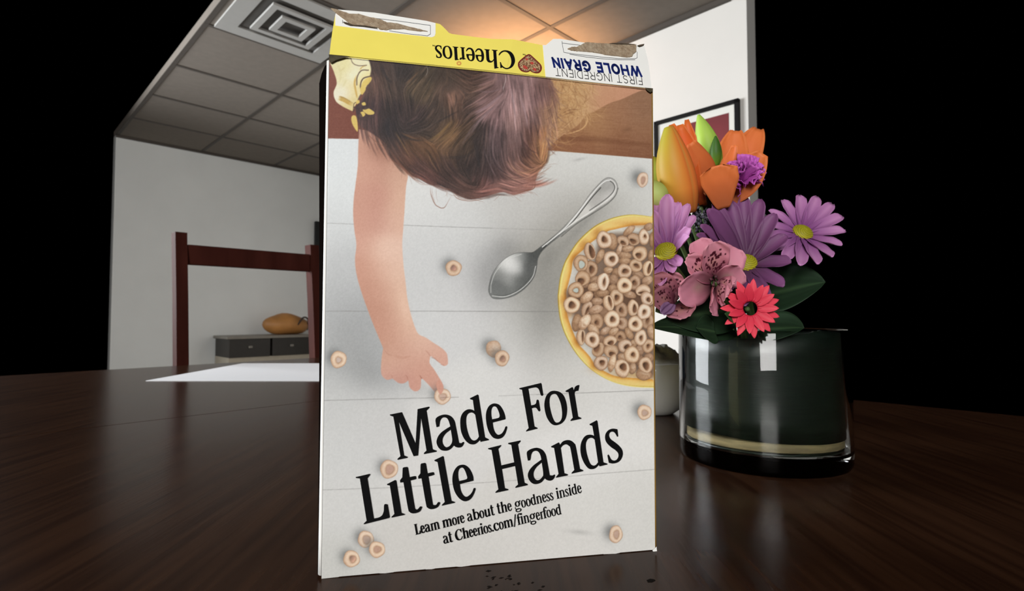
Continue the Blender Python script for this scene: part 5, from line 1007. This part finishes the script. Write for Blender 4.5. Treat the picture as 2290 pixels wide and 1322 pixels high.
# 12 dark leaves under the blooms
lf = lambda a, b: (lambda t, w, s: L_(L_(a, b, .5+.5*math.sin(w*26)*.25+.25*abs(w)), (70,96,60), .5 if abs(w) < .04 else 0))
def leaf(p0, p1, wd, Y0, Y1, label, a=(16,30,18), b=(34,56,34), be=.1, fc=(0, -.5, 1)):
    mb = MB(); petal(mb, at(*p0, Y0), at(*p1, Y1), wd, fc, be, .1, None, lf(a, b), 20, 14, .0005); o = mb.build('leaf', m_petal, None, True, True)
    o.name = 'leaf'; return tag(o, label, 'leaf')
leaf((1640,738),(1440,752),.030,.50,.462,'broad dark green leaf hanging over the vase rim towards the box', be=.12, fc=(0, -.75, .6))
leaf((1600,742),(1556,735),.030,.475,.47,'dark leaf tip folded over the rim of the vase', be=.05, fc=(0, -.8, .5))
leaf((1640,690),(1478,722),.045,.50,.475,'dark green leaf behind the smaller streaked bloom', be=.1, fc=(0, -.9, .3))
leaf((1490,690),(1462,700),.012,.476,.462,'small mid green leaf between the streaked bloom and the box', (40,66,36), (70,100,56), .1, (0, -.9, .3))
leaf((1600,440),(1578,424),.03,.53,.525,'dark leaf tip between the lily buds and the open lily', be=0, fc=(0, -1, .2))
leaf((1660,720),(1618,702),.012,.462,.452,'narrow green leaf below the coral gerbera', (30,56,28), (60,92,50), .05, (0, -.9, .3))
leaf((1700,735),(1800,742),.04,.50,.475,'dark green leaf drooping over the right of the vase', be=.12, fc=(0, -.75, .6))
leaf((1700,660),(1850,640),.06,.54,.50,'dark leaf spread at the right rim of the bouquet', be=.1, fc=(0, -.8, .5))
leaf((1650,640),(1566,425),.075,.56,.55,'wide dark leaf added in the heart of the bouquet', (10,18,12), (22,36,22), 0, (0, -1, .3))  # dark leaves added behind the blooms to close gaps of bright wall
leaf((1600,700),(1470,470),.06,.56,.56,'tall dark leaf added behind the lavender daisy', (10,18,12), (22,36,22), 0, (0, -1, .3))
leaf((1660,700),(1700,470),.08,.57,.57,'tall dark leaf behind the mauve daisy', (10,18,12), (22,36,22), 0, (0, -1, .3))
# ---------------- white bowl with a crumpled napkin, paper behind it
BX, BY = at(1462, 860, .80)[0], .80
m_por = mat('white_porcelain', srgb(242, 242, 243), .3, .01, 20, coat=.3)
bo = empty('white_bowl', (BX, BY, TABLE), 'round white porcelain bowl between the box and the vase', 'bowl')
prof = [(.0005, .001), (.026, 0), (.030, .002), (.040, .010), (.050, .027), (.056, .050), (.0575, .0745), (.0565, .076), (.055, .0745), (.0535, .05), (.047, .028), (.036, .012), (.0005, .008)]
MB().lathe(prof, (BX, BY, TABLE), 64).build('body', m_por, bo)
nv = MB(); rdm = random.Random(2); V = []; fcs = []; n, m = 40, 14
for i in range(m+1):
    t = i/m*math.pi*.5
    for k in range(n):
        q = 2*math.pi*k/n; r = .0465*math.sin(t)*(1+.06*math.sin(5*q+i*.8)*math.sin(t)); V.append((BX+r*math.cos(q), BY+r*math.sin(q), TABLE+.060+.036*math.cos(t)*(1+.25*math.sin(3*q+1.3)*math.sin(t)**.5+.1*math.sin(7*q+2*i))))
for i in range(m):
    for k in range(n): fcs.append((i*n+k, (i+1)*n+k, (i+1)*n+(k+1) % n, i*n+(k+1) % n))
fcs.append(tuple(range(n))); fcs.append(tuple(range(m*n, m*n+n))[::-1]); nv.add(V, fcs)
tag(nv.build('napkin', mat('grey_napkin', srgb(206, 204, 198), .7, .1, 50, .3, 90)), 'crumpled grey napkin stuffed in the white bowl', 'napkin')
ps = MB().box((BX+.02, BY+.03, TABLE), (BX+.18, BY+.17, TABLE+.001)).build('paper_sheet', m_paper, None, False)
tag(ps, 'small white sheet of paper on the table behind the white bowl', 'paper')
# scuffs on the table before the box, and the groups of the repeats
rs = random.Random(12); sc_ = []
for k in range(34):
    x, y = rs.uniform(1085, 1215), rs.uniform(1276, 1325); a = rs.uniform(-.5, .15); L = rs.uniform(4, 13); w_ = rs.uniform(.8, 2.2)
    if (x-1085)*.28+1268 > y: continue
    sc_.append([[(x, y), (x+L*.4*math.cos(a), y+L*.4*math.sin(a)-w_), (x+L*math.cos(a), y+L*math.sin(a)), (x+L*.5*math.cos(a), y+L*.5*math.sin(a)+w_)]])
sc_.append([[(1446,1298),(1454,1295),(1463,1296),(1466,1299),(1458,1303),(1449,1303)]])
sheet('scuff_mark', sc_, lambda x, y, t: on_table(x, y)+Vector((0, 0, .00012-t)), mat('scuffed_wood', srgb(24, 19, 16), .9, .1, 200, spec=.1), tb, .0001)
for o in list(C.objects):
    if o.parent is None and o.get('category'):
        n = o.name.split('.')[0]
        gname = {'lily_bud': 'lily buds in the bouquet', 'green_lily_bud': 'green buds in the bouquet', 'daisy': 'daisies in the bouquet', 'alstroemeria': 'streaked pink blooms in the bouquet', 'leaf': 'dark leaves under the bouquet', 'paper_sheet': 'paper sheets on the table'}.get(n)
        if gname: o['group'] = gname
